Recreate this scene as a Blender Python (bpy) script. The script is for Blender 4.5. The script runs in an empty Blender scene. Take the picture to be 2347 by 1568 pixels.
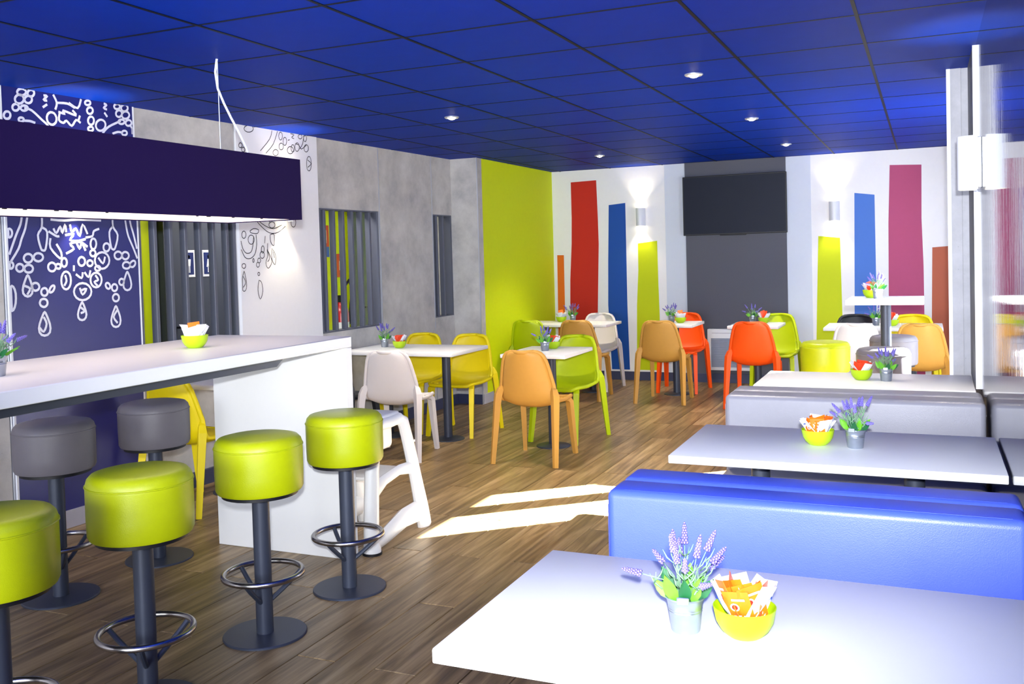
import bpy, bmesh, math, random
from mathutils import Vector, Matrix
random.seed(7)
scene = bpy.context.scene
COL = scene.collection
PI = math.pi

# ------------------------------------------------------------------ camera
cam_data = bpy.data.cameras.new('camera')
cam = bpy.data.objects.new('camera', cam_data)
COL.objects.link(cam)
YAW, PITCH, ROLL = 0.41410682, -0.03354891, -0.02781546
_f = Vector((-math.sin(YAW) * math.cos(PITCH), math.cos(YAW) * math.cos(PITCH), math.sin(PITCH)))
_r = Vector((math.cos(YAW), math.sin(YAW), 0))
_u = _r.cross(_f)
_r2 = _r * math.cos(ROLL) + _u * math.sin(ROLL)
_u2 = -_r * math.sin(ROLL) + _u * math.cos(ROLL)
cam.matrix_world = Matrix(((_r2.x, _u2.x, -_f.x, 0), (_r2.y, _u2.y, -_f.y, 0), (_r2.z, _u2.z, -_f.z, 1.5), (0, 0, 0, 1)))
cam_data.sensor_width = 36.0
cam_data.lens = 2165.05 * 36.0 / 2347.0
cam_data.shift_y = -124.74 / 2347.0
cam_data.clip_start = 0.02
scene.camera = cam

# ------------------------------------------------------------------ world, sun, daylight, flash, exposure
world = bpy.data.worlds.new('sky')
scene.world = world
world.use_nodes = True
bg = world.node_tree.nodes['Background']
bg.inputs['Color'].default_value = (0.62, 0.78, 1.0, 1)
bg.inputs['Strength'].default_value = 1.2

def add_light(name, kind, loc, energy, color=(1, 1, 1), target=None, parent=None, **kw):
    d = bpy.data.lights.new(name, kind)
    d.energy = energy
    d.color = color
    for k, v in kw.items():
        setattr(d, k, v)
    o = bpy.data.objects.new(name, d)
    COL.objects.link(o)
    o.location = loc
    if target is not None:
        o.rotation_euler = (Vector(target) - Vector(loc)).to_track_quat('-Z', 'Y').to_euler()
    if parent is not None:
        o.parent = parent
        o.matrix_parent_inverse = Matrix.Translation(-parent.location)
    return o

# sun enters by the window behind the pier on the right
add_light('sun', 'SUN', (6, 12, 6), 190.0, (1.0, 0.97, 0.92), (6 - 0.75, 12 - 0.66, 6 - 0.577), angle=0.006)
# daylight through the wide window behind the photographer
add_light('daylight_rear_window', 'AREA', (-2.1, -2.42, 1.35), 330.0, (0.92, 0.96, 1.0), (-2.1, 5.0, 1.35),
          shape='RECTANGLE', size=4.2, size_y=2.0)
# daylight through the window on the right
add_light('daylight_side_window', 'AREA', (0.41, 7.44, 1.15), 22.0, (0.84, 0.92, 1.0), (-5, 7.44, 1.15),
          shape='RECTANGLE', size=1.16, size_y=1.95)
add_light('added_side_fill', 'AREA', (0.41, 9.5, 1.15), 11.0, (0.84, 0.92, 1.0), (-5, 9.5, 1.15),
          shape='RECTANGLE', size=1.7, size_y=1.95)  # fill light added on the right, housed in the invented frosted window
# the photographer's flash, just above and behind the lens
_flash = Vector((0, 0, 1.5)) + _u2 * 0.13 - _f * 0.10
add_light('camera_flash', 'SPOT', _flash, 740.0, (0.93, 0.96, 1.0), _flash + _f * 5 + Vector((0.7, 0, 1.15)),
          spot_size=math.radians(90), spot_blend=0.7, shadow_soft_size=0.03)

scene.view_settings.view_transform = 'Standard'
scene.view_settings.look = 'None'
scene.view_settings.gamma = 1.0
scene.view_settings.use_curve_mapping = False
scene.view_settings.exposure = 0.5

# ------------------------------------------------------------------ materials
def srgb(r, g, b):
    f = lambda c: (c / 255 / 12.92) if c / 255 <= 0.04045 else ((c / 255 + 0.055) / 1.055) ** 2.4
    return (f(r), f(g), f(b), 1.0)

def new_mat(name):
    m = bpy.data.materials.new(name)
    m.use_nodes = True
    nt = m.node_tree
    b = nt.nodes['Principled BSDF']
    return m, nt, b

def set_in(b, key, v):
    if key in b.inputs:
        b.inputs[key].default_value = v

def plain(name, col, rough=0.5, spec=0.5, metal=0.0, var=0.06, scale=30.0, bump=0.0, bscale=200.0, coat=0.0):
    """flat colour with a faint procedural variation and optional fine relief"""
    m, nt, b = new_mat(name)
    tc = nt.nodes.new('ShaderNodeTexCoord')
    n = nt.nodes.new('ShaderNodeTexNoise')
    n.inputs['Scale'].default_value = scale
    n.inputs['Detail'].default_value = 3
    nt.links.new(tc.outputs['Object'], n.inputs['Vector'])
    mx = nt.nodes.new('ShaderNodeMix')
    mx.data_type = 'RGBA'
    lo = tuple(max(0, c * (1 - var)) for c in col[:3]) + (1,)
    hi = tuple(min(1, c * (1 + var)) for c in col[:3]) + (1,)
    mx.inputs[6].default_value = lo
    mx.inputs[7].default_value = hi
    nt.links.new(n.outputs['Fac'], mx.inputs[0])
    nt.links.new(mx.outputs[2], b.inputs['Base Color'])
    b.inputs['Roughness'].default_value = rough
    b.inputs['Metallic'].default_value = metal
    set_in(b, 'Specular IOR Level', spec)
    set_in(b, 'Coat Weight', coat)
    set_in(b, 'Coat Roughness', 0.1)
    if bump:
        n2 = nt.nodes.new('ShaderNodeTexNoise')
        n2.inputs['Scale'].default_value = bscale
        nt.links.new(tc.outputs['Object'], n2.inputs['Vector'])
        bp = nt.nodes.new('ShaderNodeBump')
        bp.inputs['Strength'].default_value = bump
        bp.inputs['Distance'].default_value = 0.002
        nt.links.new(n2.outputs['Fac'], bp.inputs['Height'])
        nt.links.new(bp.outputs['Normal'], b.inputs['Normal'])
    return m

def glow(name, col, strength):
    m, nt, b = new_mat(name)
    b.inputs['Base Color'].default_value = col
    b.inputs['Emission Color'].default_value = col
    b.inputs['Emission Strength'].default_value = strength
    return m

def ramp(nt, stops):
    r = nt.nodes.new('ShaderNodeValToRGB')
    el = r.color_ramp.elements
    while len(el) < len(stops):
        el.new(0.5)
    for e, (p, c) in zip(el, stops):
        e.position = p
        e.color = c
    return r

def wood_floor():
    m, nt, b = new_mat('floor_wood')
    tc = nt.nodes.new('ShaderNodeTexCoord')
    oi = nt.nodes.new('ShaderNodeObjectInfo')
    mp = nt.nodes.new('ShaderNodeMapping')
    mp.inputs['Scale'].default_value = (26, 1.5, 1)
    ad = nt.nodes.new('ShaderNodeVectorMath')
    ad.operation = 'MULTIPLY_ADD'
    cmb = nt.nodes.new('ShaderNodeCombineXYZ')
    for i in range(3):
        nt.links.new(oi.outputs['Random'], cmb.inputs[i])
    nt.links.new(cmb.outputs[0], ad.inputs[0])
    ad.inputs[1].default_value = (37, 19, 7)
    nt.links.new(tc.outputs['Object'], mp.inputs['Vector'])
    nt.links.new(mp.outputs[0], ad.inputs[2])
    n = nt.nodes.new('ShaderNodeTexNoise')
    n.inputs['Scale'].default_value = 1.0
    n.inputs['Detail'].default_value = 6
    n.inputs['Roughness'].default_value = 0.62
    n.inputs['Distortion'].default_value = 0.6
    nt.links.new(ad.outputs[0], n.inputs['Vector'])
    r = ramp(nt, [(0.25, srgb(76, 58, 36)), (0.42, srgb(120, 96, 62)), (0.55, srgb(152, 125, 86)), (0.72, srgb(182, 156, 116))])
    nt.links.new(n.outputs['Fac'], r.inputs[0])
    hsv = nt.nodes.new('ShaderNodeHueSaturation')
    mr = nt.nodes.new('ShaderNodeMapRange')
    mr.inputs['To Min'].default_value = 0.72
    mr.inputs['To Max'].default_value = 1.2
    nt.links.new(oi.outputs['Random'], mr.inputs['Value'])
    nt.links.new(mr.outputs[0], hsv.inputs['Value'])
    nt.links.new(r.outputs[0], hsv.inputs['Color'])
    nt.links.new(hsv.outputs[0], b.inputs['Base Color'])
    b.inputs['Roughness'].default_value = 0.36
    set_in(b, 'Specular IOR Level', 0.5)
    bp = nt.nodes.new('ShaderNodeBump')
    bp.inputs['Strength'].default_value = 0.12
    bp.inputs['Distance'].default_value = 0.003
    nt.links.new(n.outputs['Fac'], bp.inputs['Height'])
    nt.links.new(bp.outputs['Normal'], b.inputs['Normal'])
    return m

def concrete(name, base, dark, light):
    m, nt, b = new_mat(name)
    tc = nt.nodes.new('ShaderNodeTexCoord')
    n1 = nt.nodes.new('ShaderNodeTexNoise')
    n1.inputs['Scale'].default_value = 3.2
    n1.inputs['Detail'].default_value = 8
    n1.inputs['Roughness'].default_value = 0.65
    nt.links.new(tc.outputs['Object'], n1.inputs['Vector'])
    r = ramp(nt, [(0.3, dark), (0.5, base), (0.7, light)])
    nt.links.new(n1.outputs['Fac'], r.inputs[0])
    v = nt.nodes.new('ShaderNodeTexVoronoi')
    v.inputs['Scale'].default_value = 24
    nt.links.new(tc.outputs['Object'], v.inputs['Vector'])
    pit = ramp(nt, [(0.03, (0.35, 0.35, 0.35, 1)), (0.07, (1, 1, 1, 1))])
    nt.links.new(v.outputs['Distance'], pit.inputs[0])
    mx = nt.nodes.new('ShaderNodeMix')
    mx.data_type = 'RGBA'
    mx.blend_type = 'MULTIPLY'
    mx.inputs[0].default_value = 0.6
    nt.links.new(r.outputs[0], mx.inputs[6])
    nt.links.new(pit.outputs[0], mx.inputs[7])
    nt.links.new(mx.outputs[2], b.inputs['Base Color'])
    b.inputs['Roughness'].default_value = 0.55
    return m

def dark_wood_gloss():
    m, nt, b = new_mat('glossy_dark_wood')
    tc = nt.nodes.new('ShaderNodeTexCoord')
    mp = nt.nodes.new('ShaderNodeMapping')
    mp.inputs['Scale'].default_value = (1, 7, 0.9)
    nt.links.new(tc.outputs['Object'], mp.inputs['Vector'])
    n = nt.nodes.new('ShaderNodeTexNoise')
    n.inputs['Scale'].default_value = 2.2
    n.inputs['Detail'].default_value = 5
    n.inputs['Distortion'].default_value = 1.6
    nt.links.new(mp.outputs[0], n.inputs['Vector'])
    w = nt.nodes.new('ShaderNodeMath')
    w.operation = 'MULTIPLY'
    w.inputs[1].default_value = 9.0
    nt.links.new(n.outputs['Fac'], w.inputs[0])
    fr = nt.nodes.new('ShaderNodeMath')
    fr.operation = 'FRACT'
    nt.links.new(w.outputs[0], fr.inputs[0])
    r = ramp(nt, [(0.0, srgb(8, 10, 24)), (0.55, srgb(14, 18, 40)), (0.86, srgb(44, 50, 78)), (1.0, srgb(96, 102, 126))])
    nt.links.new(fr.outputs[0], r.inputs[0])
    nt.links.new(r.outputs[0], b.inputs['Base Color'])
    b.inputs['Roughness'].default_value = 0.045
    set_in(b, 'Specular IOR Level', 0.55)
    bp = nt.nodes.new('ShaderNodeBump')
    bp.inputs['Strength'].default_value = 0.02
    bp.inputs['Distance'].default_value = 0.002
    nt.links.new(fr.outputs[0], bp.inputs['Height'])
    nt.links.new(bp.outputs['Normal'], b.inputs['Normal'])
    return m

def clear_glass(name):
    m, nt, b = new_mat(name)
    out = nt.nodes['Material Output']
    tr = nt.nodes.new('ShaderNodeBsdfTransparent')
    tr.inputs['Color'].default_value = (0.95, 0.97, 0.97, 1)
    gl = nt.nodes.new('ShaderNodeBsdfGlossy')
    gl.inputs['Roughness'].default_value = 0.02
    mx = nt.nodes.new('ShaderNodeMixShader')
    mx.inputs[0].default_value = 0.06
    nt.links.new(tr.outputs[0], mx.inputs[1])
    nt.links.new(gl.outputs[0], mx.inputs[2])
    nt.links.new(mx.outputs[0], out.inputs['Surface'])
    return m

M = {
    'floor': wood_floor(),
    'floor_joint': plain('floor_joint', srgb(30, 22, 16), 0.8),
    'concrete': concrete('concrete', srgb(188, 186, 184), srgb(160, 159, 160), srgb(208, 206, 203)),
    'pier': concrete('pier_concrete', srgb(168, 168, 176), srgb(150, 150, 158), srgb(186, 186, 194)),
    'tile': plain('ceiling_blue', srgb(0, 44, 156), 0.55, 0.06, var=0.12, scale=9, bump=0.25, bscale=260),
    'grid': plain('ceiling_joint', srgb(6, 12, 34), 0.5, 0.12),
    'lime_wall': plain('lime_paint', srgb(214, 230, 0), 0.6, 0.3, var=0.03),
    'white_wall': plain('white_paint', srgb(236, 236, 240), 0.6, 0.3, var=0.02),
    'cool_white': plain('cool_white_paint', srgb(206, 214, 230), 0.6, 0.3, var=0.02),
    'navy_panel': plain('navy_panel', srgb(20, 26, 108), 0.42, 0.45, var=0.05),
    'stroke_white': plain('white_print', srgb(226, 228, 244), 0.6, 0.3, var=0.0),
    'stroke_black': plain('black_print', srgb(16, 16, 30), 0.6, 0.3, var=0.0),
    'alu': plain('aluminium', srgb(196, 200, 210), 0.35, 0.5, 0.6, var=0.03),
    'white_edge': plain('white_edge', srgb(236, 238, 246), 0.45, 0.4, var=0.0),
    'dark_grey': plain('dark_grey_paint', srgb(66, 70, 84), 0.5, 0.4, var=0.05),
    'slat': plain('slat_grey', srgb(88, 92, 108), 0.45, 0.4, var=0.05),
    'tv_panel': plain('grey_fabric_panel', srgb(88, 90, 102), 0.8, 0.2, var=0.08, scale=120),
    'base_dark': plain('baseboard_dark', srgb(56, 62, 92), 0.45, 0.4, var=0.05),
    'base_grey': plain('baseboard_grey', srgb(176, 176, 190), 0.45, 0.4, var=0.05),
    'gloss_wood': dark_wood_gloss(),
    'glass': clear_glass('window_glass'),
    'white_lam': plain('white_laminate', srgb(236, 236, 236), 0.36, 0.26, var=0.01),
    'metal_dark': plain('powder_coated_metal', srgb(62, 68, 84), 0.42, 0.5, 0.3, var=0.06, bump=0.1, bscale=600),
    'black': plain('black_plastic', srgb(18, 19, 26), 0.45, 0.4, var=0.05),
    'steel': plain('brushed_steel', srgb(176, 172, 172), 0.24, 0.5, 1.0, var=0.05),
    'zinc': plain('galvanised_zinc', srgb(176, 184, 196), 0.32, 0.5, 0.9, var=0.08, scale=60),
    'lime_leather': plain('lime_leather', srgb(176, 188, 2), 0.38, 0.45, var=0.04, bump=0.2, bscale=420),
    'grey_leather': plain('grey_leather', srgb(112, 108, 116), 0.42, 0.45, var=0.05, bump=0.2, bscale=420),
    'grey_bench': plain('grey_bench_leather', srgb(140, 140, 152), 0.4, 0.45, var=0.05, bump=0.2, bscale=380),
    'blue_leather': plain('blue_leather', srgb(68, 90, 210), 0.38, 0.5, var=0.05, bump=0.2, bscale=380),
    'shade': plain('dark_purple_fabric', srgb(22, 6, 56), 0.75, 0.15, var=0.08, scale=160, bump=0.2, bscale=700),
    'c_white': plain('chair_white', srgb(226, 220, 218), 0.5, 0.4, var=0.02),
    'c_yellow': plain('chair_yellow', srgb(232, 210, 0), 0.48, 0.4, var=0.02),
    'c_lime': plain('chair_lime', srgb(184, 204, 0), 0.48, 0.4, var=0.02),
    'c_tan': plain('chair_tan', srgb(200, 148, 66), 0.5, 0.4, var=0.04),
    'c_orange': plain('chair_orange', srgb(252, 84, 6), 0.48, 0.4, var=0.02),
    'c_black': plain('chair_black', srgb(34, 36, 44), 0.48, 0.4, var=0.02),
    'baby_white': plain('moulded_white_plastic', srgb(228, 228, 228), 0.4, 0.4, var=0.01),
    'bowl': plain('lime_bowl', srgb(176, 210, 16), 0.3, 0.5, var=0.02),
    'paper': plain('white_paper', srgb(240, 240, 246), 0.6, 0.3, var=0.02),
    'sachet_orange': plain('orange_sachet', srgb(240, 112, 20), 0.4, 0.4, var=0.14, scale=60),
    'sachet_red': plain('red_sachet', srgb(214, 62, 22), 0.4, 0.4, var=0.14, scale=60),
    'print_red': plain('print_red', srgb(200, 40, 24), 0.5),
    'print_blue': plain('print_blue', srgb(40, 84, 190), 0.5),
    'lavender': plain('lavender_flower', srgb(122, 112, 196), 0.7, 0.2, var=0.2, scale=300),
    'stem': plain('lavender_stem', srgb(118, 154, 122), 0.7, 0.2, var=0.12),
    'leaf': plain('leaf_green', srgb(96, 168, 40), 0.5, 0.4, var=0.25, scale=40),
    'leaf_dark': plain('leaf_dark_green', srgb(26, 92, 50), 0.5, 0.4, var=0.2, scale=40),
    'soil': plain('pot_filler', srgb(52, 62, 58), 0.9),
    'tv_screen': plain('tv_screen', srgb(24, 30, 46), 0.45, 0.15, var=0.0),
    'heater': plain('heater_white', srgb(220, 224, 234), 0.45, 0.4, var=0.0),
    'heater_grille': plain('heater_grille', srgb(132, 142, 164), 0.5, 0.4, var=0.05),
    'sconce': plain('sconce_white', srgb(226, 230, 240), 0.45, 0.4, var=0.0),
    'bulb': glow('warm_bulb', (1.0, 0.86, 0.55, 1), 16.0),
    'diffuser': glow('lamp_diffuser', (1.0, 0.86, 0.76, 1), 1.0),
    'sign_blue': plain('sign_blue', srgb(20, 36, 96), 0.5),
    'sign_white': plain('sign_white', srgb(232, 234, 238), 0.5),
    'ext_red': plain('extinguisher_red', srgb(190, 18, 22), 0.3, 0.5, var=0.03),
    'p_orange': plain('paint_orange', srgb(222, 106, 12), 0.6, 0.3, var=0.02),
    'p_red': plain('paint_red', srgb(190, 34, 18), 0.6, 0.3, var=0.02),
    'p_blue': plain('paint_blue', srgb(12, 72, 160), 0.6, 0.3, var=0.02),
    'p_blue2': plain('paint_mid_blue', srgb(66, 112, 196), 0.6, 0.3, var=0.02),
    'p_lime': plain('paint_lime', srgb(190, 204, 0), 0.6, 0.3, var=0.02),
    'p_maroon': plain('paint_maroon', srgb(166, 66, 108), 0.6, 0.3, var=0.03),
    'p_rust': plain('paint_rust', srgb(178, 92, 66), 0.6, 0.3, var=0.02),
}

# ------------------------------------------------------------------ mesh building
class G:
    def __init__(self):
        self.v = []
        self.f = []
    def add(self, vs, fs):
        n = len(self.v)
        self.v += [tuple(p) for p in vs]
        self.f += [tuple(i + n for i in f) for f in fs]
        return self
    def box(self, x0, x1, y0, y1, z0, z1):
        vs = [(x0, y0, z0), (x1, y0, z0), (x1, y1, z0), (x0, y1, z0), (x0, y0, z1), (x1, y0, z1), (x1, y1, z1), (x0, y1, z1)]
        return self.add(vs, [(3, 2, 1, 0), (4, 5, 6, 7), (0, 1, 5, 4), (1, 2, 6, 5), (2, 3, 7, 6), (3, 0, 4, 7)])
    def rbox(self, x0, x1, y0, y1, z0, z1, r=0.01, seg=3):
        bm = bmesh.new()
        bmesh.ops.create_cube(bm, size=1.0)
        for v in bm.verts:
            v.co = Vector(((x0 + x1) / 2 + v.co.x * (x1 - x0), (y0 + y1) / 2 + v.co.y * (y1 - y0), (z0 + z1) / 2 + v.co.z * (z1 - z0)))
        bmesh.ops.bevel(bm, geom=bm.edges[:], offset=r, segments=seg, profile=0.5, affect='EDGES')
        bm.verts.index_update()
        self.add([v.co[:] for v in bm.verts], [[v.index for v in f.verts] for f in bm.faces])
        bm.free()
        return self
    def lathe(self, prof, seg=32, c=(0, 0, 0)):
        vs, fs = [], []
        for (r, z) in prof:
            for k in range(seg):
                a = 2 * PI * k / seg
                vs.append((c[0] + r * math.cos(a), c[1] + r * math.sin(a), c[2] + z))
        for i in range(len(prof) - 1):
            for k in range(seg):
                k2 = (k + 1) % seg
                fs.append((i * seg + k, i * seg + k2, (i + 1) * seg + k2, (i + 1) * seg + k))
        if prof[0][0] > 1e-6:
            fs.append(tuple(reversed(range(seg))))
        if prof[-1][0] > 1e-6:
            fs.append(tuple(range((len(prof) - 1) * seg, len(prof) * seg)))
        return self.add(vs, fs)
    def sweep(self, pts, radii, seg=10, closed=False, flat=None):
        """tube along pts; radii scalar or list; flat=(a,b) scales the section in two directions"""
        P = [Vector(p) for p in pts]
        n = len(P)
        if not hasattr(radii, '__len__'):
            radii = [radii] * n
        vs, fs = [], []
        up = None
        for i in range(n):
            if closed:
                t = (P[(i + 1) % n] - P[i - 1]).normalized()
            else:
                t = (P[min(i + 1, n - 1)] - P[max(i - 1, 0)]).normalized()
            if up is None:
                up = Vector((0, 0, 1)) if abs(t.z) < 0.9 else Vector((0, 1, 0))
            s = t.cross(up).normalized()
            up = s.cross(t).normalized()
            fa, fb = flat if flat else (1, 1)
            for k in range(seg):
                a = 2 * PI * (k + 0.5) / seg
                vs.append(P[i] + s * math.cos(a) * radii[i] * fa + up * math.sin(a) * radii[i] * fb)
        m = n if closed else n - 1
        for i in range(m):
            j = (i + 1) % n
            for k in range(seg):
                k2 = (k + 1) % seg
                fs.append((i * seg + k, i * seg + k2, j * seg + k2, j * seg + k))
        if not closed:
            fs.append(tuple(reversed(range(seg))))
            fs.append(tuple(range((n - 1) * seg, n * seg)))
        return self.add(vs, fs)
    def prism(self, poly, axis, a0, a1):
        """poly in the two other axes, extruded along axis between a0 and a1"""
        def mk(p, a):
            return {'x': (a, p[0], p[1]), 'y': (p[0], a, p[1]), 'z': (p[0], p[1], a)}[axis]
        n = len(poly)
        vs = [mk(p, a0) for p in poly] + [mk(p, a1) for p in poly]
        fs = [tuple(range(n)), tuple(reversed(range(n, 2 * n)))]
        for i in range(n):
            j = (i + 1) % n
            fs.append((i, i + n, j + n, j))
        return self.add(vs, fs)
    def mesh(self, name, smooth=False):
        me = bpy.data.meshes.new(name)
        me.from_pydata(self.v, [], self.f)
        bm = bmesh.new()
        bm.from_mesh(me)
        bmesh.ops.recalc_face_normals(bm, faces=bm.faces[:])
        bm.to_mesh(me)
        bm.free()
        if smooth:
            me.shade_smooth()
            me.set_sharp_from_angle(angle=math.radians(40))
        return me
    def build(self, name, mat=None, parent=None, smooth=False, loc=None, rz=0.0):
        me = self.mesh(name, smooth)
        if mat is not None:
            me.materials.append(M[mat] if isinstance(mat, str) else mat)
        o = bpy.data.objects.new(name, me)
        COL.objects.link(o)
        if parent is not None:
            o.parent = parent
        if loc is not None:
            o.location = loc
        o.rotation_euler = (0, 0, rz)
        return o

def obj_of(name, me, parent=None, loc=(0, 0, 0), rot=(0, 0, 0), mat=None, scale=None):
    o = bpy.data.objects.new(name, me)
    COL.objects.link(o)
    o.parent = parent
    o.location = loc
    o.rotation_euler = rot
    if scale is not None:
        o.scale = scale
    if mat is not None:
        o.material_slots[0].link = 'OBJECT'
        o.material_slots[0].material = M[mat]
    return o

def empty(name, loc=(0, 0, 0), rz=0.0):
    o = bpy.data.objects.new(name, None)
    o.empty_display_size = 0.1
    COL.objects.link(o)
    o.location = loc
    o.rotation_euler = (0, 0, rz)
    return o

def tag(o, label, cat, group=None):
    o['label'] = label
    o['category'] = cat
    if group:
        o['group'] = group
    return o

def struct(o, label=None):
    o['kind'] = 'structure'
    if label:
        o['label'] = label
    return o

def copy_tree(o, parent=None):
    c = o.copy()
    COL.objects.link(c)
    c.parent = parent
    for ch in list(o.children):
        copy_tree(ch, c)
    return c
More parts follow.
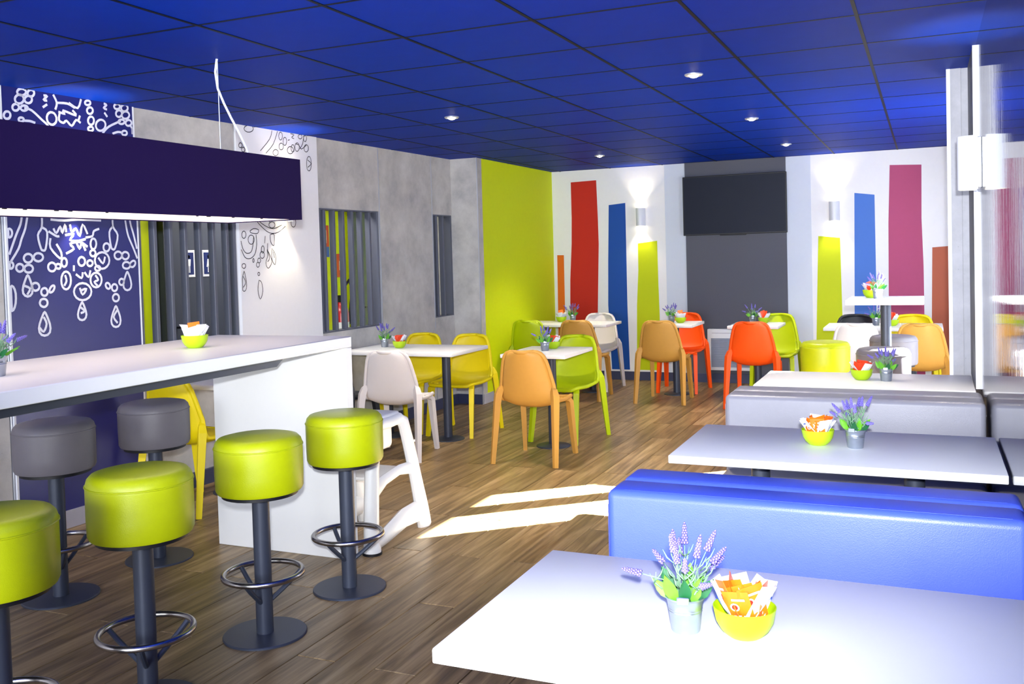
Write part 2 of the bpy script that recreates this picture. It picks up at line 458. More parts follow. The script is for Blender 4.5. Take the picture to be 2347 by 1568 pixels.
# wall drawings: strokes as (y, z) points on the left wall
BLUE_STROKES = [[(3.757,1.561),(3.754,1.552),(3.748,1.544),(3.739,1.539),(3.728,1.537),(3.718,1.539),(3.709,1.545),(3.704,1.553),(3.702,1.562),(3.705,1.571),(3.711,1.579),(3.72,1.584),(3.731,1.586),(3.741,1.584),(3.75,1.579),(3.755,1.571),(3.757,1.561)],
[(3.824,1.566),(3.821,1.557),(3.814,1.55),(3.804,1.545),(3.793,1.543),(3.782,1.545),(3.772,1.55),(3.766,1.558),(3.764,1.567),(3.767,1.575),(3.774,1.583),(3.784,1.588),(3.795,1.589),(3.806,1.587),(3.816,1.582),(3.822,1.575),(3.824,1.566)],
[(3.698,1.509),(3.696,1.501),(3.691,1.494),(3.683,1.49),(3.675,1.488),(3.666,1.49),(3.659,1.495),(3.654,1.502),(3.653,1.51),(3.655,1.519),(3.66,1.525),(3.668,1.53),(3.677,1.531),(3.685,1.529),(3.692,1.525),(3.697,1.518),(3.698,1.509)],
[(3.757,1.503),(3.754,1.494),(3.748,1.487),(3.739,1.483),(3.728,1.482),(3.718,1.483),(3.709,1.488),(3.704,1.496),(3.702,1.504),(3.705,1.512),(3.711,1.519),(3.72,1.523),(3.731,1.525),(3.741,1.523),(3.75,1.518),(3.755,1.511),(3.757,1.503)],
[(3.905,1.509),(3.902,1.499),(3.896,1.491),(3.888,1.486),(3.878,1.485),(3.868,1.487),(3.86,1.492),(3.855,1.501),(3.854,1.51),(3.856,1.52),(3.862,1.528),(3.871,1.533),(3.881,1.535),(3.89,1.532),(3.898,1.527),(3.903,1.519),(3.905,1.509)],
[(3.937,1.512),(3.936,1.507),(3.932,1.502),(3.927,1.499),(3.921,1.499),(3.914,1.5),(3.909,1.503),(3.906,1.507),(3.905,1.513),(3.907,1.518),(3.91,1.523),(3.916,1.526),(3.922,1.526),(3.928,1.525),(3.933,1.522),(3.937,1.518),(3.937,1.512)],
[(3.98,1.534),(3.978,1.524),(3.974,1.516),(3.967,1.511),(3.96,1.509),(3.953,1.511),(3.948,1.517),(3.944,1.525),(3.943,1.534),(3.945,1.544),(3.949,1.552),(3.956,1.558),(3.963,1.559),(3.97,1.557),(3.975,1.552),(3.979,1.544),(3.98,1.534)],
[(3.722,1.468),(3.726,1.464),(3.732,1.45),(3.739,1.431),(3.746,1.408),(3.748,1.385),(3.744,1.365),(3.732,1.353),(3.716,1.349),(3.7,1.355),(3.689,1.368),(3.687,1.387),(3.692,1.41),(3.701,1.432),(3.71,1.451),(3.717,1.464),(3.722,1.468)],
[(3.792,1.4),(3.79,1.392),(3.784,1.385),(3.776,1.381),(3.766,1.379),(3.757,1.382),(3.749,1.387),(3.744,1.394),(3.743,1.402),(3.745,1.411),(3.751,1.417),(3.759,1.422),(3.768,1.423),(3.778,1.421),(3.785,1.416),(3.79,1.409),(3.792,1.4)],
[(3.844,1.369),(3.842,1.36),(3.837,1.353),(3.83,1.349),(3.822,1.348),(3.814,1.35),(3.807,1.355),(3.803,1.362),(3.802,1.371),(3.804,1.379),(3.809,1.386),(3.816,1.39),(3.824,1.392),(3.832,1.39),(3.838,1.385),(3.842,1.377),(3.844,1.369)],
[(3.884,1.378),(3.878,1.371),(3.871,1.367),(3.864,1.365),(3.859,1.365),(3.856,1.369),(3.856,1.375),(3.858,1.383),(3.862,1.39),(3.868,1.397),(3.875,1.402),(3.881,1.404),(3.887,1.403),(3.89,1.399),(3.89,1.393),(3.888,1.386),(3.884,1.378)],
[(3.84,1.307),(3.838,1.298),(3.832,1.291),(3.824,1.286),(3.814,1.285),(3.805,1.288),(3.797,1.293),(3.792,1.301),(3.79,1.31),(3.793,1.318),(3.798,1.326),(3.807,1.33),(3.816,1.331),(3.826,1.329),(3.834,1.324),(3.839,1.316),(3.84,1.307)],
[(4.002,1.428),(3.999,1.409),(3.991,1.392),(3.979,1.381),(3.967,1.378),(3.954,1.382),(3.944,1.394),(3.938,1.411),(3.937,1.431),(3.94,1.45),(3.948,1.467),(3.959,1.478),(3.972,1.481),(3.984,1.477),(3.995,1.466),(4.001,1.448),(4.002,1.428)],
[(4.142,1.357),(4.136,1.337),(4.122,1.322),(4.101,1.312),(4.077,1.309),(4.054,1.314),(4.035,1.326),(4.023,1.343),(4.019,1.362),(4.025,1.381),(4.039,1.397),(4.059,1.407),(4.082,1.41),(4.106,1.405),(4.125,1.393),(4.138,1.376),(4.142,1.357)],
[(4.073,1.298),(4.077,1.293),(4.083,1.282),(4.09,1.264),(4.097,1.243),(4.1,1.223),(4.095,1.206),(4.084,1.195),(4.068,1.192),(4.052,1.197),(4.042,1.209),(4.04,1.227),(4.045,1.247),(4.053,1.266),(4.062,1.283),(4.069,1.294),(4.073,1.298)],
[(3.819,1.257),(3.824,1.251),(3.831,1.236),(3.84,1.214),(3.849,1.187),(3.852,1.161),(3.847,1.139),(3.832,1.126),(3.812,1.123),(3.793,1.129),(3.78,1.145),(3.777,1.167),(3.783,1.192),(3.794,1.217),(3.805,1.238),(3.813,1.252),(3.819,1.257)],
[(4.283,1.54),(4.278,1.521),(4.265,1.505),(4.247,1.494),(4.227,1.491),(4.206,1.495),(4.19,1.507),(4.179,1.523),(4.176,1.542),(4.181,1.561),(4.193,1.577),(4.211,1.587),(4.232,1.591),(4.252,1.587),(4.269,1.576),(4.28,1.559),(4.283,1.54)],
[(4.184,1.586),(4.182,1.578),(4.177,1.572),(4.171,1.568),(4.163,1.567),(4.156,1.569),(4.15,1.573),(4.146,1.579),(4.145,1.586),(4.146,1.593),(4.151,1.599),(4.158,1.603),(4.165,1.604),(4.173,1.603),(4.179,1.599),(4.183,1.593),(4.184,1.586)],
[(4.16,1.526),(4.158,1.519),(4.153,1.514),(4.147,1.51),(4.139,1.509),(4.132,1.51),(4.126,1.514),(4.122,1.52),(4.121,1.527),(4.123,1.533),(4.127,1.539),(4.134,1.542),(4.141,1.544),(4.148,1.542),(4.155,1.538),(4.159,1.533),(4.16,1.526)],
[(4.215,1.494),(4.213,1.489),(4.208,1.484),(4.202,1.481),(4.194,1.48),(4.186,1.481),(4.18,1.485),(4.176,1.49),(4.175,1.495),(4.177,1.501),(4.181,1.505),(4.188,1.508),(4.195,1.509),(4.203,1.508),(4.209,1.505),(4.213,1.5),(4.215,1.494)],
[(4.22,1.424),(4.216,1.407),(4.207,1.393),(4.193,1.384),(4.177,1.381),(4.161,1.385),(4.149,1.395),(4.141,1.41),(4.139,1.426),(4.142,1.443),(4.152,1.457),(4.166,1.466),(4.181,1.469),(4.197,1.465),(4.21,1.455),(4.218,1.441),(4.22,1.424)],
[(4.279,1.391),(4.281,1.384),(4.281,1.378),(4.278,1.372),(4.273,1.369),(4.267,1.368),(4.26,1.371),(4.254,1.375),(4.25,1.382),(4.247,1.389),(4.248,1.395),(4.251,1.401),(4.256,1.404),(4.262,1.405),(4.269,1.402),(4.275,1.398),(4.279,1.391)],
[(4.334,1.373),(4.332,1.365),(4.327,1.358),(4.32,1.354),(4.312,1.352),(4.305,1.354),(4.298,1.359),(4.294,1.366),(4.293,1.375),(4.295,1.383),(4.3,1.39),(4.307,1.394),(4.315,1.395),(4.322,1.393),(4.329,1.388),(4.333,1.381),(4.334,1.373)],
[(4.344,1.31),(4.342,1.301),(4.336,1.294),(4.328,1.29),(4.319,1.289),(4.31,1.291),(4.303,1.296),(4.298,1.304),(4.297,1.313),(4.299,1.321),(4.305,1.328),(4.313,1.333),(4.322,1.334),(4.331,1.332),(4.338,1.327),(4.343,1.319),(4.344,1.31)],
[(4.318,1.261),(4.323,1.255),(4.329,1.241),(4.338,1.219),(4.346,1.194),(4.349,1.169),(4.344,1.148),(4.33,1.135),(4.311,1.132),(4.293,1.138),(4.281,1.153),(4.278,1.174),(4.284,1.198),(4.294,1.222),(4.305,1.242),(4.312,1.256),(4.318,1.261)],
[(4.379,1.57),(4.377,1.561),(4.37,1.553),(4.361,1.548),(4.35,1.546),(4.339,1.548),(4.33,1.554),(4.325,1.561),(4.323,1.571),(4.325,1.58),(4.332,1.587),(4.341,1.592),(4.352,1.594),(4.363,1.592),(4.372,1.587),(4.378,1.579),(4.379,1.57)],
[(4.434,1.568),(4.431,1.559),(4.425,1.552),(4.416,1.547),(4.406,1.545),(4.396,1.547),(4.388,1.552),(4.382,1.56),(4.381,1.569),(4.383,1.577),(4.389,1.585),(4.398,1.59),(4.408,1.591),(4.418,1.589),(4.427,1.584),(4.432,1.577),(4.434,1.568)],
[(4.44,1.507),(4.438,1.499),(4.431,1.492),(4.422,1.488),(4.41,1.487),(4.4,1.489),(4.39,1.493),(4.385,1.5),(4.383,1.508),(4.386,1.516),(4.392,1.523),(4.402,1.528),(4.413,1.529),(4.424,1.527),(4.433,1.522),(4.439,1.515),(4.44,1.507)],
[(4.478,1.508),(4.471,1.502),(4.463,1.497),(4.455,1.496),(4.447,1.498),(4.442,1.502),(4.44,1.509),(4.441,1.516),(4.445,1.524),(4.452,1.53),(4.46,1.534),(4.469,1.536),(4.476,1.534),(4.481,1.53),(4.483,1.523),(4.482,1.516),(4.478,1.508)],
[(4.417,1.468),(4.421,1.464),(4.427,1.451),(4.435,1.432),(4.441,1.41),(4.444,1.388),(4.44,1.369),(4.428,1.357),(4.411,1.353),(4.395,1.358),(4.384,1.371),(4.382,1.39),(4.387,1.412),(4.396,1.433),(4.405,1.452),(4.412,1.464),(4.417,1.468)],
[(4.387,1.406),(4.386,1.398),(4.381,1.392),(4.375,1.388),(4.368,1.387),(4.361,1.389),(4.355,1.393),(4.351,1.4),(4.35,1.407),(4.352,1.414),(4.356,1.42),(4.362,1.424),(4.37,1.426),(4.377,1.424),(4.383,1.42),(4.386,1.413),(4.387,1.406)],
[(3.638,1.7),(3.636,1.691),(3.632,1.683),(3.626,1.678),(3.619,1.676),(3.615,1.678),(3.615,1.683),(3.615,1.69),(3.615,1.7),(3.615,1.709),(3.615,1.716),(3.615,1.722),(3.622,1.724),(3.628,1.722),(3.634,1.717),(3.637,1.709),(3.638,1.7)],
[(3.637,1.524),(3.635,1.517),(3.631,1.511),(3.626,1.507),(3.619,1.506),(3.615,1.507),(3.615,1.512),(3.615,1.518),(3.615,1.525),(3.615,1.532),(3.615,1.538),(3.615,1.542),(3.621,1.543),(3.627,1.541),(3.633,1.537),(3.636,1.531),(3.637,1.524)],
[(3.643,1.342),(3.64,1.316),(3.633,1.294),(3.624,1.279),(3.615,1.275),(3.615,1.28),(3.615,1.296),(3.615,1.319),(3.615,1.345),(3.615,1.371),(3.615,1.393),(3.615,1.408),(3.621,1.413),(3.63,1.407),(3.638,1.392),(3.643,1.369),(3.643,1.342)],
[(4.289,1.62),(4.287,1.611),(4.281,1.603),(4.273,1.597),(4.264,1.595),(4.256,1.597),(4.248,1.603),(4.244,1.611),(4.243,1.62),(4.245,1.63),(4.25,1.638),(4.258,1.643),(4.267,1.645),(4.276,1.643),(4.283,1.638),(4.288,1.63),(4.289,1.62)],
[(4.106,1.537),(4.104,1.527),(4.098,1.519),(4.09,1.514),(4.081,1.512),(4.072,1.514),(4.064,1.52),(4.06,1.528),(4.058,1.538),(4.061,1.548),(4.066,1.556),(4.074,1.562),(4.083,1.564),(4.093,1.561),(4.1,1.556),(4.105,1.547),(4.106,1.537)],
[(4.192,1.641),(4.189,1.629),(4.184,1.618),(4.177,1.611),(4.169,1.609),(4.161,1.611),(4.155,1.618),(4.151,1.629),(4.15,1.641),(4.152,1.653),(4.157,1.664),(4.164,1.671),(4.172,1.673),(4.18,1.671),(4.187,1.664),(4.191,1.653),(4.192,1.641)],
[(3.702,1.797),(3.691,1.749),(3.664,1.695),(3.638,1.636),(3.615,1.583)],
[(3.739,1.809),(3.72,1.728),(3.693,1.668),(3.672,1.614),(3.615,1.535)],
[(4.413,1.822),(4.421,1.756),(4.436,1.689),(4.471,1.616),(4.5,1.549)],
[(4.45,1.805),(4.459,1.756),(4.475,1.708),(4.5,1.61)],
[(3.828,1.812),(3.824,1.735),(3.797,1.69),(3.812,1.619),(3.824,1.605),(3.843,1.614),(3.858,1.708),(3.824,1.735)],
[(4.323,1.82),(4.32,1.748),(4.354,1.695),(4.331,1.617),(4.312,1.608),(4.299,1.629),(4.292,1.712),(4.32,1.748)],
[(3.878,1.674),(3.875,1.619),(3.937,1.557),(3.945,1.591),(3.915,1.641)],
[(3.867,1.713),(3.917,1.686),(3.937,1.686)],
[(4.117,1.679),(4.166,1.688),(4.178,1.717),(4.218,1.732)],
[(3.9,1.73),(3.918,1.703),(3.946,1.742),(3.957,1.703),(3.979,1.754),(3.984,1.709)],
[(3.976,1.692),(4.036,1.698),(4.008,1.664),(4.061,1.658),(4.116,1.67)],
[(3.977,1.585),(4.032,1.613),(4.007,1.641),(4.074,1.653),(4.128,1.624)],
[(3.883,1.78),(3.974,1.776),(4.068,1.784),(4.234,1.782)],
[(4.027,1.516),(4.025,1.482)],
[(4.038,1.464),(4.077,1.44),(4.086,1.474)],
[(4.099,1.474),(4.126,1.444),(4.142,1.484)],
[(3.964,1.461),(3.972,1.427),(3.955,1.399)],
[(4.175,1.454),(4.195,1.425),(4.166,1.414),(4.189,1.39)],
[(4.061,1.383),(4.079,1.342),(4.108,1.376),(4.067,1.366)],
[(4.202,1.559),(4.235,1.523),(4.252,1.564)],
[(4.062,1.268),(4.088,1.244),(4.06,1.234)],
[(3.811,1.229),(3.828,1.189),(3.807,1.146),(3.783,1.17)],
[(4.326,1.234),(4.298,1.194),(4.326,1.156)],
[(3.698,1.41),(3.733,1.392),(3.713,1.36)],
[(4.012,1.754),(4.023,1.709),(4.051,1.732),(4.076,1.687),(4.1,1.756),(4.132,1.699)],
[(4.048,1.658),(4.072,1.612),(4.088,1.647),(4.113,1.601)],
[(3.763,2.484),(3.76,2.477),(3.754,2.47),(3.745,2.465),(3.734,2.462),(3.723,2.462),(3.715,2.465),(3.709,2.47),(3.707,2.476),(3.71,2.484),(3.716,2.491),(3.725,2.496),(3.736,2.499),(3.746,2.499),(3.755,2.496),(3.761,2.491),(3.763,2.484)],
[(3.814,2.486),(3.812,2.478),(3.807,2.471),(3.8,2.466),(3.792,2.464),(3.784,2.464),(3.777,2.467),(3.773,2.473),(3.772,2.48),(3.774,2.487),(3.779,2.494),(3.786,2.499),(3.794,2.501),(3.802,2.501),(3.808,2.498),(3.813,2.493),(3.814,2.486)],
[(3.747,2.443),(3.744,2.433),(3.738,2.425),(3.729,2.418),(3.718,2.415),(3.707,2.415),(3.699,2.419),(3.693,2.427),(3.692,2.436),(3.694,2.445),(3.701,2.454),(3.71,2.461),(3.72,2.464),(3.731,2.464),(3.74,2.46),(3.745,2.452),(3.747,2.443)],
[(3.798,2.448),(3.796,2.44),(3.79,2.432),(3.783,2.427),(3.774,2.424),(3.765,2.425),(3.757,2.428),(3.753,2.434),(3.751,2.442),(3.753,2.45),(3.759,2.457),(3.767,2.463),(3.776,2.466),(3.785,2.465),(3.792,2.462),(3.797,2.456),(3.798,2.448)],
[(3.715,2.394),(3.713,2.387),(3.708,2.38),(3.701,2.375),(3.693,2.373),(3.685,2.373),(3.679,2.376),(3.675,2.382),(3.674,2.389),(3.676,2.396),(3.68,2.402),(3.687,2.407),(3.695,2.41),(3.703,2.409),(3.709,2.406),(3.713,2.401),(3.715,2.394)],
[(3.77,2.397),(3.768,2.391),(3.762,2.386),(3.755,2.382),(3.746,2.379),(3.737,2.379),(3.73,2.382),(3.725,2.386),(3.724,2.391),(3.726,2.397),(3.731,2.402),(3.738,2.406),(3.747,2.408),(3.756,2.408),(3.764,2.406),(3.768,2.402),(3.77,2.397)],
[(3.66,2.344),(3.658,2.336),(3.654,2.329),(3.647,2.324),(3.639,2.322),(3.631,2.322),(3.625,2.326),(3.621,2.332),(3.62,2.34),(3.622,2.347),(3.627,2.355),(3.633,2.36),(3.641,2.362),(3.649,2.362),(3.655,2.358),(3.659,2.352),(3.66,2.344)],
[(3.741,2.33),(3.74,2.325),(3.736,2.321),(3.731,2.318),(3.724,2.316),(3.718,2.316),(3.713,2.318),(3.71,2.322),(3.709,2.326),(3.71,2.33),(3.714,2.335),(3.719,2.338),(3.725,2.339),(3.732,2.339),(3.737,2.337),(3.74,2.334),(3.741,2.33)],
[(3.952,2.366),(3.952,2.352),(3.947,2.338),(3.937,2.328),(3.926,2.322),(3.913,2.322),(3.902,2.327),(3.893,2.336),(3.889,2.349),(3.889,2.362),(3.894,2.376),(3.903,2.386),(3.915,2.392),(3.927,2.392),(3.939,2.388),(3.947,2.378),(3.952,2.366)],
[(4.208,2.438),(4.206,2.43),(4.201,2.423),(4.194,2.418),(4.186,2.415),(4.178,2.416),(4.171,2.419),(4.167,2.425),(4.165,2.432),(4.167,2.44),(4.172,2.447),(4.179,2.452),(4.188,2.455),(4.196,2.455),(4.203,2.451),(4.207,2.445),(4.208,2.438)],
[(4.213,2.379),(4.211,2.369),(4.206,2.36),(4.199,2.354),(4.19,2.352),(4.182,2.353),(4.176,2.357),(4.171,2.364),(4.17,2.374),(4.172,2.383),(4.177,2.392),(4.185,2.398),(4.193,2.4),(4.201,2.4),(4.208,2.395),(4.212,2.388),(4.213,2.379)],
[(4.296,2.356),(4.29,2.343),(4.279,2.332),(4.266,2.325),(4.252,2.323),(4.239,2.326),(4.23,2.334),(4.225,2.345),(4.226,2.358),(4.232,2.371),(4.243,2.382),(4.256,2.389),(4.27,2.391),(4.282,2.388),(4.292,2.381),(4.297,2.369),(4.296,2.356)],
[(4.193,2.482),(4.192,2.477),(4.187,2.472),(4.18,2.468),(4.172,2.466),(4.165,2.466),(4.158,2.468),(4.154,2.472),(4.153,2.477),(4.155,2.482),(4.159,2.487),(4.166,2.491),(4.174,2.493),(4.181,2.493),(4.188,2.491),(4.192,2.487),(4.193,2.482)],
[(4.205,2.329),(4.204,2.324),(4.199,2.319),(4.193,2.315),(4.186,2.313),(4.179,2.314),(4.173,2.316),(4.169,2.32),(4.168,2.325),(4.169,2.33),(4.174,2.335),(4.18,2.338),(4.187,2.34),(4.194,2.34),(4.2,2.338),(4.204,2.334),(4.205,2.329)],
[(4.413,2.489),(4.411,2.482),(4.406,2.476),(4.398,2.472),(4.389,2.47),(4.38,2.47),(4.373,2.472),(4.369,2.477),(4.367,2.483),(4.369,2.489),(4.374,2.495),(4.382,2.499),(4.391,2.502),(4.399,2.502),(4.407,2.499),(4.411,2.495),(4.413,2.489)],
[(4.473,2.487),(4.471,2.479),(4.465,2.472),(4.456,2.466),(4.446,2.463),(4.436,2.463),(4.428,2.467),(4.423,2.473),(4.421,2.481),(4.423,2.489),(4.429,2.496),(4.438,2.502),(4.448,2.505),(4.458,2.505),(4.466,2.501),(4.472,2.495),(4.473,2.487)],
[(4.425,2.447),(4.423,2.439),(4.417,2.431),(4.41,2.426),(4.401,2.423),(4.392,2.424),(4.385,2.427),(4.38,2.433),(4.379,2.441),(4.381,2.449),(4.387,2.457),(4.394,2.462),(4.403,2.465),(4.412,2.464),(4.419,2.461),(4.424,2.454),(4.425,2.447)],
[(4.483,2.445),(4.48,2.435),(4.473,2.427),(4.464,2.421),(4.452,2.418),(4.441,2.418),(4.432,2.422),(4.426,2.429),(4.424,2.438),(4.427,2.447),(4.434,2.455),(4.443,2.461),(4.455,2.464),(4.466,2.464),(4.475,2.46),(4.481,2.453),(4.483,2.445)],
[(4.443,2.398),(4.441,2.393),(4.435,2.388),(4.428,2.384),(4.419,2.382),(4.41,2.382),(4.403,2.384),(4.398,2.388),(4.396,2.393),(4.398,2.399),(4.404,2.404),(4.411,2.407),(4.42,2.41),(4.429,2.41),(4.436,2.407),(4.441,2.403),(4.443,2.398)],
[(4.498,2.398),(4.496,2.39),(4.49,2.384),(4.482,2.379),(4.473,2.377),(4.464,2.377),(4.457,2.38),(4.452,2.386),(4.451,2.392),(4.453,2.4),(4.458,2.406),(4.466,2.411),(4.475,2.414),(4.484,2.413),(4.492,2.41),(4.496,2.405),(4.498,2.398)],
[(4.5,2.349),(4.5,2.342),(4.5,2.335),(4.5,2.331),(4.5,2.328),(4.5,2.329),(4.5,2.332),(4.5,2.338),(4.5,2.345),(4.5,2.352),(4.5,2.359),(4.5,2.363),(4.5,2.366),(4.5,2.365),(4.5,2.362),(4.5,2.356),(4.5,2.349)],
[(4.459,2.331),(4.458,2.326),(4.453,2.321),(4.446,2.317),(4.438,2.315),(4.431,2.315),(4.424,2.318),(4.42,2.322),(4.419,2.327),(4.421,2.332),(4.425,2.337),(4.432,2.341),(4.44,2.343),(4.447,2.343),(4.454,2.34),(4.458,2.336),(4.459,2.331)],
[(3.747,2.394),(3.793,2.387),(3.857,2.341),(3.889,2.318),(3.907,2.288)],
[(3.743,2.324),(3.78,2.326),(3.813,2.319)],
[(3.937,2.495),(3.959,2.451),(3.947,2.411)],
[(3.959,2.451),(4.03,2.456),(4.08,2.437)],
[(4.127,2.495),(4.1,2.439),(4.04,2.462)],
[(3.967,2.401),(4.011,2.394),(3.997,2.413),(4.088,2.394),(4.063,2.422)],
[(3.976,2.398),(3.969,2.354),(3.998,2.341),(4.019,2.356),(4.054,2.33),(4.086,2.368),(4.117,2.354)],
[(4.114,2.397),(4.102,2.366)],
[(3.873,2.481),(3.897,2.481),(3.872,2.456),(3.896,2.455)],
[(3.865,2.413),(3.895,2.434)],
[(4.29,2.491),(4.311,2.485),(4.288,2.464),(4.313,2.458)],
[(4.292,2.437),(4.313,2.413)],
[(4.257,2.285),(4.281,2.319),(4.321,2.355),(4.391,2.39),(4.414,2.402)],
[(4.347,2.315),(4.388,2.33),(4.422,2.329)],
[(4.491,2.378),(4.5,2.362)]]
